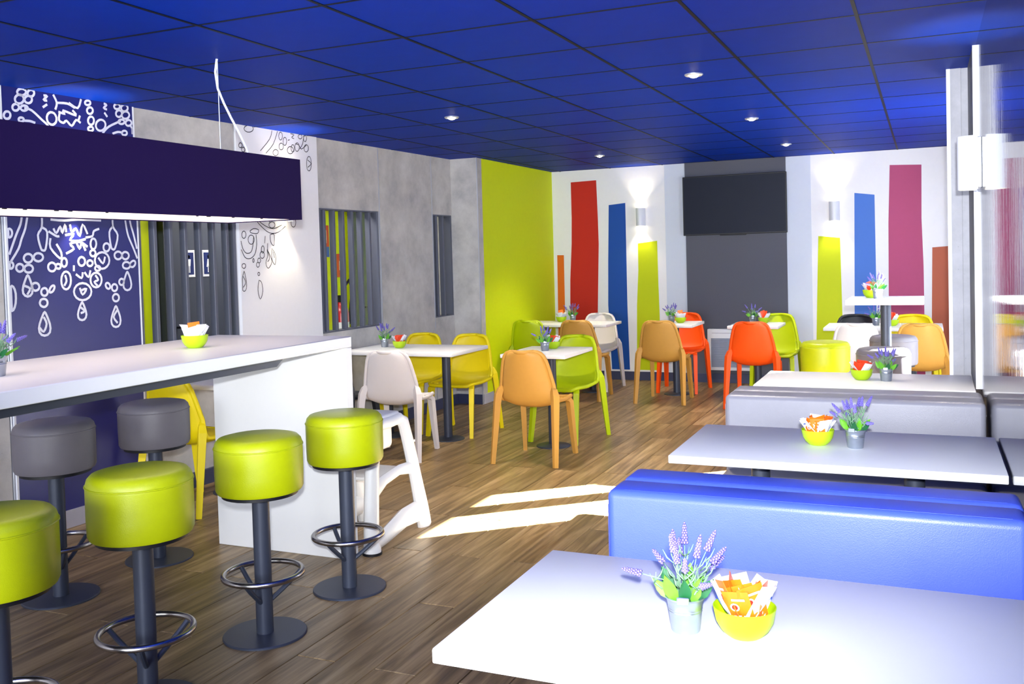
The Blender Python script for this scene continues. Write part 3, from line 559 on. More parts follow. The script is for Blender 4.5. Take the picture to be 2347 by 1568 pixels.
WHITE_STROKES = [[(5.632,2.486),(5.628,2.476),(5.617,2.466),(5.6,2.459),(5.581,2.455),(5.562,2.455),(5.546,2.459),(5.535,2.466),(5.532,2.475),(5.536,2.485),(5.548,2.494),(5.564,2.501),(5.583,2.505),(5.602,2.505),(5.619,2.502),(5.629,2.495),(5.632,2.486)],
[(5.96,2.465),(5.958,2.454),(5.952,2.443),(5.945,2.436),(5.936,2.433),(5.928,2.435),(5.922,2.44),(5.918,2.45),(5.916,2.461),(5.919,2.472),(5.924,2.483),(5.931,2.49),(5.94,2.493),(5.948,2.492),(5.955,2.486),(5.959,2.477),(5.96,2.465)],
[(6.009,2.43),(6.006,2.418),(6.001,2.407),(5.994,2.4),(5.985,2.397),(5.977,2.398),(5.97,2.404),(5.966,2.414),(5.965,2.426),(5.967,2.438),(5.973,2.448),(5.98,2.456),(5.989,2.459),(5.997,2.457),(6.004,2.451),(6.008,2.442),(6.009,2.43)],
[(5.967,2.386),(5.965,2.376),(5.958,2.367),(5.95,2.361),(5.939,2.358),(5.93,2.359),(5.922,2.364),(5.916,2.372),(5.915,2.382),(5.918,2.392),(5.924,2.401),(5.932,2.407),(5.942,2.41),(5.952,2.409),(5.96,2.404),(5.966,2.396),(5.967,2.386)],
[(6.087,2.369),(6.083,2.358),(6.075,2.348),(6.062,2.341),(6.048,2.337),(6.034,2.338),(6.022,2.343),(6.015,2.352),(6.012,2.362),(6.016,2.374),(6.024,2.383),(6.037,2.391),(6.051,2.394),(6.065,2.393),(6.077,2.388),(6.085,2.38),(6.087,2.369)],
[(5.905,2.334),(5.902,2.325),(5.895,2.317),(5.885,2.311),(5.872,2.308),(5.861,2.309),(5.851,2.313),(5.844,2.32),(5.843,2.329),(5.845,2.338),(5.853,2.346),(5.863,2.352),(5.875,2.355),(5.887,2.354),(5.897,2.35),(5.903,2.343),(5.905,2.334)],
[(6.161,2.4),(6.158,2.386),(6.151,2.375),(6.142,2.367),(6.131,2.363),(6.121,2.365),(6.113,2.372),(6.107,2.382),(6.106,2.395),(6.109,2.408),(6.115,2.419),(6.125,2.427),(6.135,2.431),(6.146,2.429),(6.154,2.423),(6.159,2.412),(6.161,2.4)],
[(6.256,2.476),(6.254,2.467),(6.249,2.458),(6.243,2.452),(6.236,2.45),(6.229,2.451),(6.223,2.456),(6.219,2.463),(6.218,2.472),(6.22,2.482),(6.225,2.49),(6.231,2.496),(6.238,2.499),(6.245,2.497),(6.251,2.493),(6.255,2.485),(6.256,2.476)],
[(6.276,2.4),(6.274,2.389),(6.267,2.379),(6.257,2.372),(6.247,2.369),(6.236,2.37),(6.227,2.375),(6.222,2.384),(6.22,2.395),(6.223,2.407),(6.23,2.417),(6.239,2.424),(6.25,2.427),(6.261,2.426),(6.269,2.42),(6.275,2.411),(6.276,2.4)],
[(6.307,2.281),(6.304,2.259),(6.296,2.239),(6.285,2.225),(6.273,2.22),(6.261,2.224),(6.251,2.236),(6.246,2.254),(6.245,2.276),(6.248,2.299),(6.256,2.318),(6.267,2.332),(6.279,2.337),(6.291,2.334),(6.3,2.322),(6.306,2.304),(6.307,2.281)],
[(6.085,1.807),(6.082,1.793),(6.075,1.781),(6.065,1.773),(6.053,1.77),(6.042,1.773),(6.033,1.78),(6.027,1.792),(6.026,1.806),(6.029,1.82),(6.036,1.832),(6.046,1.84),(6.057,1.843),(6.069,1.84),(6.078,1.833),(6.084,1.821),(6.085,1.807)],
[(5.51,1.707),(5.508,1.697),(5.502,1.688),(5.495,1.682),(5.486,1.68),(5.478,1.682),(5.471,1.688),(5.467,1.696),(5.466,1.706),(5.468,1.717),(5.473,1.725),(5.481,1.731),(5.489,1.733),(5.497,1.731),(5.504,1.726),(5.509,1.717),(5.51,1.707)],
[(5.597,1.672),(5.594,1.658),(5.586,1.647),(5.575,1.64),(5.562,1.637),(5.55,1.64),(5.54,1.647),(5.533,1.658),(5.531,1.671),(5.534,1.684),(5.542,1.695),(5.553,1.703),(5.566,1.705),(5.578,1.703),(5.589,1.696),(5.595,1.685),(5.597,1.672)],
[(5.495,1.48),(5.493,1.474),(5.488,1.468),(5.482,1.464),(5.474,1.463),(5.467,1.465),(5.461,1.469),(5.457,1.474),(5.456,1.481),(5.458,1.488),(5.462,1.494),(5.469,1.497),(5.476,1.498),(5.484,1.497),(5.49,1.493),(5.494,1.487),(5.495,1.48)],
[(5.704,1.599),(5.702,1.589),(5.698,1.58),(5.692,1.574),(5.686,1.572),(5.68,1.574),(5.675,1.58),(5.672,1.589),(5.671,1.599),(5.673,1.61),(5.677,1.618),(5.683,1.624),(5.689,1.626),(5.695,1.624),(5.7,1.618),(5.703,1.609),(5.704,1.599)],
[(5.703,1.558),(5.701,1.548),(5.695,1.54),(5.687,1.535),(5.677,1.533),(5.668,1.535),(5.66,1.54),(5.655,1.549),(5.654,1.559),(5.656,1.568),(5.662,1.576),(5.67,1.582),(5.68,1.584),(5.689,1.582),(5.697,1.576),(5.702,1.568),(5.703,1.558)],
[(5.659,1.518),(5.657,1.511),(5.653,1.505),(5.648,1.501),(5.641,1.5),(5.635,1.501),(5.63,1.505),(5.627,1.511),(5.626,1.518),(5.628,1.525),(5.632,1.531),(5.637,1.535),(5.643,1.536),(5.649,1.535),(5.655,1.531),(5.658,1.525),(5.659,1.518)],
[(5.643,1.486),(5.642,1.479),(5.638,1.473),(5.632,1.47),(5.626,1.468),(5.62,1.47),(5.615,1.474),(5.612,1.48),(5.611,1.487),(5.613,1.494),(5.617,1.5),(5.622,1.503),(5.628,1.505),(5.634,1.503),(5.639,1.499),(5.642,1.493),(5.643,1.486)],
[(5.644,1.418),(5.643,1.413),(5.64,1.409),(5.636,1.407),(5.632,1.406),(5.628,1.407),(5.625,1.41),(5.623,1.414),(5.622,1.419),(5.623,1.424),(5.626,1.428),(5.629,1.43),(5.634,1.431),(5.638,1.43),(5.641,1.427),(5.643,1.423),(5.644,1.418)],
[(5.588,1.519),(5.587,1.513),(5.585,1.509),(5.582,1.506),(5.579,1.505),(5.576,1.506),(5.573,1.509),(5.572,1.514),(5.572,1.519),(5.573,1.525),(5.575,1.529),(5.577,1.532),(5.58,1.533),(5.583,1.532),(5.586,1.529),(5.587,1.524),(5.588,1.519)],
[(5.836,1.784),(5.833,1.775),(5.825,1.767),(5.813,1.762),(5.8,1.76),(5.787,1.761),(5.776,1.766),(5.769,1.774),(5.766,1.782),(5.769,1.791),(5.777,1.799),(5.789,1.804),(5.802,1.806),(5.816,1.805),(5.827,1.8),(5.834,1.792),(5.836,1.784)],
[(5.505,2.353),(5.503,2.346),(5.499,2.34),(5.493,2.335),(5.486,2.333),(5.479,2.334),(5.473,2.337),(5.47,2.343),(5.469,2.349),(5.471,2.356),(5.475,2.362),(5.481,2.367),(5.488,2.369),(5.495,2.368),(5.5,2.365),(5.504,2.359),(5.505,2.353)],
[(5.533,2.324),(5.531,2.317),(5.527,2.311),(5.521,2.307),(5.514,2.305),(5.507,2.306),(5.501,2.309),(5.498,2.314),(5.497,2.321),(5.498,2.328),(5.503,2.334),(5.509,2.338),(5.516,2.34),(5.523,2.34),(5.528,2.336),(5.532,2.331),(5.533,2.324)],
[(6.101,2.385),(6.099,2.373),(6.094,2.364),(6.087,2.357),(6.078,2.354),(6.071,2.356),(6.064,2.361),(6.06,2.37),(6.059,2.381),(6.061,2.392),(6.066,2.402),(6.073,2.408),(6.082,2.411),(6.09,2.41),(6.096,2.404),(6.1,2.395),(6.101,2.385)],
[(6.201,2.485),(6.198,2.478),(6.193,2.472),(6.185,2.467),(6.175,2.465),(6.166,2.466),(6.158,2.469),(6.153,2.474),(6.152,2.48),(6.154,2.487),(6.159,2.493),(6.168,2.498),(6.177,2.5),(6.186,2.5),(6.194,2.497),(6.199,2.492),(6.201,2.485)],
[(5.84,2.495),(5.809,2.427),(5.7,2.33)],
[(5.904,2.497),(5.849,2.394),(5.761,2.317)],
[(5.612,1.825),(5.677,1.772),(5.77,1.723),(5.869,1.728),(5.958,1.776)],
[(5.645,1.816),(5.718,1.777),(5.814,1.755),(5.915,1.785)],
[(5.455,1.662),(5.47,1.609),(5.506,1.573),(5.559,1.582),(5.582,1.636),(5.592,1.698)],
[(5.455,1.6),(5.492,1.543),(5.543,1.533),(5.598,1.564),(5.622,1.636),(5.619,1.708)],
[(5.554,1.734),(5.595,1.752),(5.648,1.744),(5.633,1.717),(5.567,1.721),(5.554,1.734)],
[(5.476,1.443),(5.48,1.437),(5.484,1.421),(5.49,1.397),(5.496,1.369),(5.498,1.341),(5.494,1.318),(5.483,1.302),(5.468,1.297),(5.455,1.304),(5.455,1.32),(5.455,1.343),(5.455,1.371),(5.457,1.398),(5.465,1.422),(5.472,1.437),(5.476,1.443)],
[(5.465,1.406),(5.488,1.361),(5.461,1.326)],
[(5.634,1.373),(5.617,1.302),(5.64,1.232),(5.671,1.29),(5.66,1.354),(5.634,1.373)],
[(5.776,1.709),(5.78,1.654),(5.814,1.626),(5.823,1.672),(5.818,1.714),(5.776,1.709)],
[(5.735,1.599),(5.761,1.562),(5.786,1.506),(5.741,1.457),(5.716,1.498),(5.74,1.553),(5.735,1.599)],
[(5.792,1.608),(5.831,1.552),(5.82,1.483),(5.787,1.525),(5.792,1.608)],
[(5.804,1.58),(5.816,1.534)],
[(5.745,1.645),(5.742,1.59),(5.76,1.534),(5.737,1.507)],
[(5.72,1.699),(5.711,1.645)],
[(6.057,2.494),(6.101,2.489),(6.07,2.467),(6.099,2.46)],
[(6.12,2.42),(6.157,2.414),(6.186,2.387),(6.25,2.422)],
[(6.223,2.497),(6.204,2.428),(6.163,2.385)],
[(6.259,2.307),(6.304,2.281),(6.259,2.248)],
[(6.024,2.439),(6.046,2.446)]]
# ------------------------------------------------------------------ the room
ZC = 2.5
YB = 10.72          # back wall
XR = 0.24           # glossy right wall
XW = 0.42           # window wall behind the pier
def WLX(y):         # left wall runs very slightly towards the room
    return -4.587 + 0.0294 * (y - 3.617)

floor = struct(G().box(-5.75, XW + 0.02, -2.55, YB + 0.05, -0.08, -0.004).build('floor', 'floor_joint'),
               'brown wood plank floor of the restaurant')
PW, PL = 0.172, 1.28
pm = G()
pm.add([(-PW / 2 + 0.0012, -PL / 2 + 0.0015, -0.005), (PW / 2 - 0.0012, -PL / 2 + 0.0015, -0.005), (PW / 2 - 0.0012, PL / 2 - 0.0015, -0.005), (-PW / 2 + 0.0012, PL / 2 - 0.0015, -0.005),
        (-PW / 2 + 0.003, -PL / 2 + 0.004, 0.0), (PW / 2 - 0.003, -PL / 2 + 0.004, 0.0), (PW / 2 - 0.003, PL / 2 - 0.004, 0.0), (-PW / 2 + 0.003, PL / 2 - 0.004, 0.0)],
       [(4, 5, 6, 7), (0, 1, 5, 4), (1, 2, 6, 5), (2, 3, 7, 6), (3, 0, 4, 7)])
plank_me = pm.mesh('plank')
plank_me.materials.append(M['floor'])
lane0 = -2.046 - 15 * PW
for i in range(29):
    xc = lane0 + (i + 0.5) * PW
    if xc > XW - 0.02:
        break
    off = 4.19 if i % 2 == 0 else 3.55
    y = off - 3 * PL + PL / 2
    while y - PL / 2 < 1.6 - PL:
        y += PL
    while y - PL / 2 < YB:
        o = obj_of('plank', plank_me, floor, (xc, y, 0))
        if y + PL / 2 > YB:                       # cut the last one at the wall
            s = (YB - (y - PL / 2)) / PL
            o.scale = (1, s, 1)
            o.location.y = (y - PL / 2) + s * PL / 2
        if xc - PW / 2 < -4.6:
            o.scale.x = 1.0
        y += PL
G().box(-4.62, XR, -2.5, 0.95, -0.004, 0.0).build('entrance_strip', 'floor', floor)

ceiling = struct(G().box(-5.75, XW + 0.02, -2.55, YB + 0.05, ZC + 0.012, ZC + 0.1).build('ceiling', 'grid'),
                 'blue tiled suspended ceiling')
TS = 0.628
tm = G()
e = TS / 2 - 0.002
tm.add([(-e, -e, 0.008), (e, -e, 0.008), (e, e, 0.008), (-e, e, 0.008), (-e, -e, 0), (e, -e, 0), (e, e, 0), (-e, e, 0)],
       [(7, 6, 5, 4), (0, 4, 5, 1), (1, 5, 6, 2), (2, 6, 7, 3), (3, 7, 4, 0)])
tile_me = tm.mesh('tile')
tile_me.materials.append(M['tile'])
for i in range(-7, 2):
    x0 = -0.265 + i * TS
    for j in range(-4, 13):
        y0 = 3.13 + j * TS
        xa, xb = max(x0, -4.66), min(x0 + TS, XW)
        ya, yb = y0, min(y0 + TS, YB)
        if xb - xa < 0.05 or yb - ya < 0.05 or ya < 0.5:
            continue
        o = obj_of('tile', tile_me, ceiling, ((xa + xb) / 2, (ya + yb) / 2, ZC))
        o.scale = ((xb - xa) / TS, (yb - ya) / TS, 1)
for i in range(-6, 2):
    x = -0.265 + i * TS
    G().box(x - 0.008, x + 0.008, 0.61, YB, ZC - 0.003, ZC + 0.006).build('grid_bar', 'grid', ceiling)
for j in range(-4, 13):
    y = 3.13 + j * TS
    if 0.6 < y < YB:
        G().box(-4.64, XW, y - 0.007, y + 0.007, ZC - 0.002, ZC + 0.006).build('grid_bar', 'grid', ceiling)
G().box(-4.66, XW, -2.5, 0.61, ZC, ZC + 0.012).build('plain_ceiling_field', 'tile', ceiling)

# --- left wall: concrete panels between decorated panels and slat screens
wall_left = struct(G().box(WLX(0) - 0.16, WLX(0) - 0.06, -2.5, 3.58, 0, ZC).build('wall_left', 'concrete'),
                   'grey concrete panelled wall on the left')
def wall_panel(y0, y1, z0, z1, mat='concrete', name='panel', parent=wall_left, proud=0.0, th=0.09, gap=0.003):
    xa, xb = WLX(y0 + gap), WLX(y1 - gap)
    a, b = y0 + gap, y1 - gap
    vs = []
    for (x, y) in ((xa + proud, a), (xb + proud, b), (xb - th, b), (xa - th, a)):
        vs.append((x, y, z0))
    for (x, y) in ((xa + proud, a), (xb + proud, b), (xb - th, b), (xa - th, a)):
        vs.append((x, y, z1))
    return G().add(vs, [(0, 1, 2, 3), (7, 6, 5, 4), (0, 4, 5, 1), (1, 5, 6, 2), (2, 6, 7, 3), (3, 7, 4, 0)]).build(name, mat, parent)
wall_panel(-2.5, 1.6, 0, ZC)
wall_panel(1.6, 2.6, 0, ZC)
wall_panel(2.6, 3.585, 0, ZC)
for (a, b) in ((4.525, 5.435), (6.395, 7.285), (8.225, 8.62)):
    wall_panel(a, b, 0, 0.91)
    wall_panel(a, b, 1.93, ZC)
wall_panel(7.29, 8.22, 0, ZC)
for y in (7.2875, 8.2225, 3.59):                    # pale vertical joint profiles
    G().box(WLX(y) - 0.01, WLX(y) + 0.004, y - 0.004, y + 0.004, 0.1, ZC).build('joint_profile', 'alu', wall_left)
for (a, b, m) in ((-2.5, 3.585, 'base_dark'), (3.60, 4.51, 'base_grey'), (4.525, 6.39, 'base_dark'), (6.395, 8.61, 'base_dark')):
    bb = wall_panel(a, b, 0, 0.1, m, 'baseboard_left', None, 0.028, 0.0)
    struct(bb, 'dark grey skirting along the concrete wall')

def ribbon(strokes, width, lift, y_to_x):
    g = G()
    for s in strokes:
        if len(s) < 2:
            continue
        closed = (abs(s[0][0] - s[-1][0]) + abs(s[0][1] - s[-1][1])) < 1e-6
        pts = s[:-1] if closed else s
        n = len(pts)
        vs = []
        for i in range(n):
            p = Vector(pts[i])
            if closed:
                d = Vector(pts[(i + 1) % n]) - Vector(pts[i - 1])
            else:
                d = Vector(pts[min(i + 1, n - 1)]) - Vector(pts[max(i - 1, 0)])
            if d.length < 1e-6:
                d = Vector((1, 0))
            d.normalize()
            q = Vector((-d.y, d.x)) * width / 2
            for r in (p + q, p - q):
                vs.append((y_to_x(r.x) + lift, r.x, r.y))
        fs = []
        for i in range(n if closed else n - 1):
            j = (i + 1) % n
            fs.append((2 * i, 2 * i + 1, 2 * j + 1, 2 * j))
        g.add(vs, fs)
    return g

def smooth_line(pts):
    if len(pts) < 3 or len(pts) > 14:
        return pts
    out = []
    n = len(pts)
    for i in range(n - 1):
        p0, p1, p2, p3 = [Vector(pts[k]) for k in (max(i - 1, 0), i, i + 1, min(i + 2, n - 1))]
        for t in (0.0, 0.33, 0.66):
            out.append(tuple(0.5 * ((2 * p1) + (-p0 + p2) * t + (2 * p0 - 5 * p1 + 4 * p2 - p3) * t * t + (-p0 + 3 * p1 - 3 * p2 + p3) * t ** 3)))
    out.append(tuple(pts[-1]))
    return out

# chandelier stretch that hangs behind the long lamp
for (cy, cz, ry, rz) in ((4.03, 2.17, 0.06, 0.05), (4.03, 2.06, 0.04, 0.05), (4.03, 1.95, 0.08, 0.05)):
    BLUE_STROKES.append([(cy + ry * math.cos(k * PI / 8), cz + rz * math.sin(k * PI / 8)) for k in range(17)])
for s in (-1, 1):
    BLUE_STROKES.append([(4.03 + s * a, b) for a, b in ((0.05, 1.95), (0.15, 1.88), (0.27, 1.9), (0.36, 2.0), (0.38, 2.1))])
    BLUE_STROKES.append([(4.03 + s * a, b) for a, b in ((0.05, 2.03), (0.14, 1.99), (0.22, 2.02), (0.27, 2.12))])
    WHITE_STROKES.append([(5.62 + s * a, b) for a, b in ((0.02, 2.2), (0.06, 2.0), (0.12, 1.86), (0.16, 1.8))])

navy = wall_panel(3.60, 4.52, 0, ZC, 'navy_panel', 'decorated_wall_panel', None, 0.012, 0.05, 0.012)
tag(navy, 'navy blue wall panel with a white line drawing of a chandelier', 'wall panel')
ribbon([smooth_line(s) for s in BLUE_STROKES], 0.0135, 0.0145, WLX).build('chandelier_drawing', 'stroke_white', navy)['label'] = 'white chandelier line drawing'
for y in (3.606, 4.514):
    G().box(WLX(y) - 0.03, WLX(y) + 0.014, y - 0.006, y + 0.006, 0.0, ZC).build('edge_profile', 'white_edge', navy)
wpan = wall_panel(5.44, 6.39, 0, ZC, 'white_wall', 'decorated_wall_panel', None, 0.012, 0.05, 0.003)
tag(wpan, 'white wall panel with a thin black line drawing of a chandelier', 'wall panel')
ribbon([smooth_line(s) for s in WHITE_STROKES], 0.0054, 0.0145, WLX).build('chandelier_drawing', 'stroke_black', wpan)['label'] = 'thin black chandelier line drawing'

# --- slat screens in the three openings
def slat_screen(y0, y1, first, pitch, label):
    r = empty('slat_screen', (WLX((y0 + y1) / 2), (y0 + y1) / 2, 0.91))
    tag(r, label, 'screen', 'slat screens in the concrete wall')
    rx, ry, rz = r.location
    f = G()
    f.box(-0.09, 0.0, y0 - ry + 0.002, y0 - ry + 0.012, 0, 1.02)
    f.box(-0.09, 0.0, y1 - ry - 0.03, y1 - ry - 0.002, 0, 1.02)
    f.box(-0.09, 0.0, y0 - ry + 0.012, y1 - ry - 0.03, 0, 0.012)
    f.box(-0.09, 0.0, y0 - ry + 0.012, y1 - ry - 0.03, 1.008, 1.02)
    f.build('frame', 'slat', r)
    y = first
    sm = None
    while y < y1 - 0.05:
        if sm is None:
            sm = G().rbox(-0.046, 0.002, -0.014, 0.014, 0.012, 1.008, 0.003, 1).mesh('slat')
            sm.materials.append(M['slat'])
        obj_of('slat', sm, r, (0, y - ry, 0))
        y += pitch
    return r
slat_screen(4.525, 5.435, 4.66, 0.137, 'grey vertical slat screen between the navy and the white chandelier panels')
slat_screen(6.395, 7.285, 6.46, 0.137, 'grey vertical slat screen with a fire extinguisher behind it')
slat_screen(8.225, 8.62, 8.30, 0.137, 'narrow grey slat screen next to the lime wall')

# --- corridor behind the screens
XCOR = -5.55
corridor = struct(G().box(XCOR - 0.1, XCOR, 2.5, YB, 0, ZC).build('wall_corridor', 'lime_wall'), 'lime wall of the corridor behind the screens')
struct(G().box(XCOR, WLX(2.5) - 0.16, 2.4, 2.5, 0, ZC).build('wall_corridor_end', 'dark_grey'))
def corridor_door(n, y0, y1, label):
    d = empty('door_%d' % n, (XCOR, (y0 + y1) / 2, 0))
    struct(d, label)
    h = (y1 - y0) / 2
    G().rbox(0.0, 0.045, -h + 0.05, h - 0.05, 0.0, 2.08, 0.006, 1).build('door_leaf', 'dark_grey', d)
    fr = G()
    fr.box(0, 0.07, -h, -h + 0.05, 0, 2.14)
    fr.box(0, 0.07, h - 0.05, h, 0, 2.14)
    fr.box(0, 0.07, -h + 0.05, h - 0.05, 2.09, 2.14)
    fr.build('door_frame', 'dark_grey', d)
    G().box(0.0, 0.03, -h, h, 2.14, ZC).build('overpanel', 'dark_grey', d)
    G().sweep([(0.045, -h + 0.14, 1.0), (0.09, -h + 0.14, 1.0), (0.09, -h + 0.26, 1.0)], 0.009, 8).build('door_handle', 'black', d)
    return d
corridor_door(1, 5.70, 6.50, 'dark grey toilet door behind the slats')
corridor_door(2, 6.50, 7.45, 'dark grey toilet door further along the corridor')
corridor_door(3, 8.40, 9.40, 'dark grey door behind the extinguisher')
corridor_door(4, 9.40, 10.45, 'dark grey door at the corridor end')
def wc_sign(y, label, woman):
    s = empty('toilet_sign', (XCOR + 0.045, y, 1.51))
    tag(s, label, 'sign')
    G().box(0, 0.004, -0.075, 0.075, -0.11, 0.11).build('sign_board', 'sign_white', s)
    G().box(0.004, 0.006, -0.055, 0.055, -0.09, 0.09).build('sign_field', 'sign_blue', s)
    p = G()
    p.lathe([(0.0, 0.0), (0.013, 0.0)], 12)
    vs = [(0.0065, v[0], v[1] + 0.055) for v in p.v]
    q = G().add(vs, p.f)
    if woman:
        q.prism([(-0.012, 0.035), (0.012, 0.035), (0.026, -0.03), (-0.026, -0.03)], 'x', 0.0062, 0.007)
    else:
        q.prism([(-0.022, 0.035), (0.022, 0.035), (0.016, -0.02), (-0.016, -0.02)], 'x', 0.0062, 0.007)
    q.box(0.0062, 0.007, -0.012, -0.003, -0.075, -0.02)
    q.box(0.0062, 0.007, 0.003, 0.012, -0.075, -0.02)
    q.build('pictogram', 'sign_white', s)
wc_sign(5.99, 'white framed blue toilet sign, the one nearer the navy panel', False)
wc_sign(6.22, 'white framed blue toilet sign, the one nearer the white panel', True)
ex = empty('fire_extinguisher', (XCOR + 0.11, 8.05, 0.55))
tag(ex, 'red fire extinguisher hanging on the lime corridor wall behind slats', 'extinguisher')
G().lathe([(0.0, 0), (0.07, 0.0), (0.082, 0.02), (0.082, 0.42), (0.07, 0.47), (0.035, 0.5), (0.03, 0.53), (0, 0.53)], 20).build('cylinder', 'ext_red', ex, True)
G().lathe([(0.0835, 0.2), (0.0835, 0.33)], 20).build('label_band', 'sign_white', ex, True)
G().box(-0.02, 0.03, -0.03, 0.06, 0.53, 0.6).sweep([(0, 0, 0.58), (0, 0.07, 0.62)], 0.008, 8).build('valve', 'black', ex)
G().sweep([(0.0, 0.02, 0.56), (0.02, 0.05, 0.68), (0.03, 0.12, 0.75), (0.03, 0.17, 0.66), (0.03, 0.14, 0.5), (0.03, 0.1, 0.3)], 0.014, 8).build('hose', 'black', ex, True)
for (y, z, sy, sz, nm, lb) in ((7.93, 1.70, 0.11, 0.16, 'safety_sign', 'small red and blue safety notice on the lime corridor wall'),
                               (8.25, 1.45, 0.08, 0.12, 'extinguisher_sign', 'small red sign above the fire extinguisher')):
    s = tag(G().box(0, 0.004, -sy, sy, -sz, sz).build(nm, 'print_red', None, loc=(XCOR, y, z)), lb, 'sign')
    if nm == 'safety_sign':
        G().box(0.004, 0.005, -sy, sy, -sz, -sz * 0.35).build('blue_field', 'print_blue', s)
        G().box(0.004, 0.005, -sy * 0.6, sy * 0.6, -0.02, sz * 0.7).build('white_field', 'sign_white', s)
    else:
        G().box(0.004, 0.005, -sy * 0.5, sy * 0.5, -sz * 0.4, sz * 0.4).build('white_field', 'sign_white', s)
add_light('corridor_fill', 'AREA', (-5.05, 6.6, 2.45), 26, (1, 0.95, 0.86), (-5.05, 6.6, 0), size=0.5)  # fill added to brighten the corridor, no fixture modelled

# --- step and lime wall
XL2, YS = -4.146, 8.62
step = struct(G().box(-4.75, XL2, YS, YS + 0.12, 0, ZC).build('wall_step', 'concrete'), 'concrete return between the slat wall and the lime wall')
G().box(XL2 - 0.001, XL2 + 0.008, YS - 0.006, YS + 0.006, 0.0, ZC).build('corner_profile', 'alu', step)
struct(G().box(-4.43, XL2, YS - 0.012, YS, 0, 0.1).build('baseboard_step', 'base_dark'))
lime = struct(G().box(XL2 - 0.1, XL2, YS + 0.12, YB + 0.05, 0, ZC).build('wall_lime', 'lime_wall'), 'lime green side wall')
struct(G().box(XL2, XL2 + 0.012, YS + 0.01, YB - 0.012, 0, 0.1).build('baseboard_lime', 'base_grey'))

# --- back wall with painted stripes
wall_back = struct(G().box(XL2 - 0.1, XW + 0.3, YB, YB + 0.1, 0, ZC).build('wall_back', 'white_wall'), 'white back wall with coloured stripes')
def painted(poly, mat, label, off=0.0):
    o = G().prism(poly, 'y', YB - 0.002 - off, YB - 0.0002).build('painted_stripe', mat, wall_back)
    o['label'] = label
painted([(-4.1, 1.493), (-4.015, 1.491), (-4.02, 0.12), (-4.115, 0.12)], 'p_orange', 'narrow orange stripe')
painted([(-3.902, 2.362), (-3.582, 2.37), (-3.572, 1.92), (-3.569, 1.609), (-3.586, 1.194), (-3.602, 0.778), (-3.59, 0.12), (-3.97, 0.12), (-3.951, 0.779), (-3.939, 1.2), (-3.911, 1.62), (-3.902, 1.933)], 'p_red', 'tall red stripe')
painted([(-3.433, 2.068), (-3.23, 2.084), (-3.231, 1.599), (-3.233, 0.881), (-3.22, 0.12), (-3.44, 0.12), (-3.469, 0.882), (-3.456, 1.399)], 'p_blue', 'dark blue stripe')
painted([(-3.088, 1.605), (-2.858, 1.628), (-2.854, 1.132), (-2.847, 0.778), (-2.85, 0.12), (-3.134, 0.12), (-3.116, 0.88), (-3.09, 1.289)], 'p_lime', 'lime stripe left of the screen')
painted([(-1.071, 1.623), (-0.848, 1.597), (-0.842, 1.152), (-0.835, 0.682), (-0.826, 0.12), (-1.118, 0.12), (-1.099, 0.777)], 'p_lime', 'lime stripe right of the screen')
painted([(-0.696, 2.069), (-0.496, 2.04), (-0.492, 1.146), (-0.497, 0.12), (-0.72, 0.12)], 'p_blue2', 'mid blue stripe')
painted([(-0.343, 2.343), (-0.037, 2.328), (-0.043, 1.773), (-0.029, 1.275), (-0.025, 0.12), (-0.376, 0.12), (-0.371, 0.868), (-0.363, 1.741)], 'p_maroon', 'tall maroon stripe')
painted([(0.056, 1.467), (0.212, 1.476), (0.21, 0.12), (0.033, 0.12)], 'p_rust', 'rust stripe')
painted([(-2.756, 0.1), (-2.515, 0.1), (-2.515, 2.499), (-2.756, 2.499)], 'cool_white', 'cooler white field left of the screen', 0.002)
painted([(-1.40, 0.1), (-1.14, 0.1), (-1.14, 2.499), (-1.40, 2.499)], 'cool_white', 'cooler white field right of the screen', 0.002)
G().box(-2.515, -1.40, YB - 0.02, YB, 0, ZC).build('screen_backing_panel', 'tv_panel', wall_back)['label'] = 'grey full height panel behind the television'
struct(G().box(XL2 + 0.012, -2.516, YB - 0.016, YB, 0, 0.1).build('baseboard_back_left', 'base_dark'))
struct(G().box(-1.399, XW, YB - 0.016, YB, 0, 0.1).build('baseboard_back_right', 'base_dark'))
struct(G().box(-2.515, -1.40, YB - 0.034, YB - 0.02, 0, 0.1).build('baseboard_back_mid', 'base_dark'))

# --- right wall, board, pier, window wall
wall_right = struct(G().box(XR, XR + 0.12, -2.5, 6.02, 0, ZC).build('wall_right', 'gloss_wood'), 'glossy dark wood grain wall on the right')
wb = G().box(XR - 0.014, XR, 5.37, 6.0, 0.752, ZC).build('overlay_board', 'dark_grey', wall_right)
G().box(XR - 0.016, XR, 5.36, 5.37, 0.752, ZC).build('board_edge', 'white_edge', wb)
pier = struct(G().box(0.125, XW + 0.3, 6.02, 6.32, 0, ZC).build('wall_pier', 'pier'), 'pale concrete pier at the end of the glossy wall')
G().box(0.115, 0.135, 6.008, 6.03, 0, ZC).build('corner_profile', 'white_edge', pier)
G().box(0.135, 0.19, 6.012, 6.02, 0, ZC).build('facing_board', 'pier', pier)
window_wall = struct(G().box(XW, XW + 0.14, 6.32, 6.96, 0, ZC).box(XW, XW + 0.14, 8.05, 8.6, 0, ZC).box(XW, XW + 0.14, 10.4, YB, 0, ZC).box(XW, XW + 0.14, 8.6, 10.4, 2.15, ZC).box(XW, XW + 0.14, 8.6, 10.4, 0, 0.1)
                     .box(XW, XW + 0.14, 6.96, 8.05, 2.38, ZC).box(XW, XW + 0.14, 6.96, 8.05, 0, 0.1).build('wall_window_side', 'white_wall'))
win = empty('window_1', (XW + 0.05, 7.44, 0))
struct(win, 'glazed window beside the high table')
wf = G()
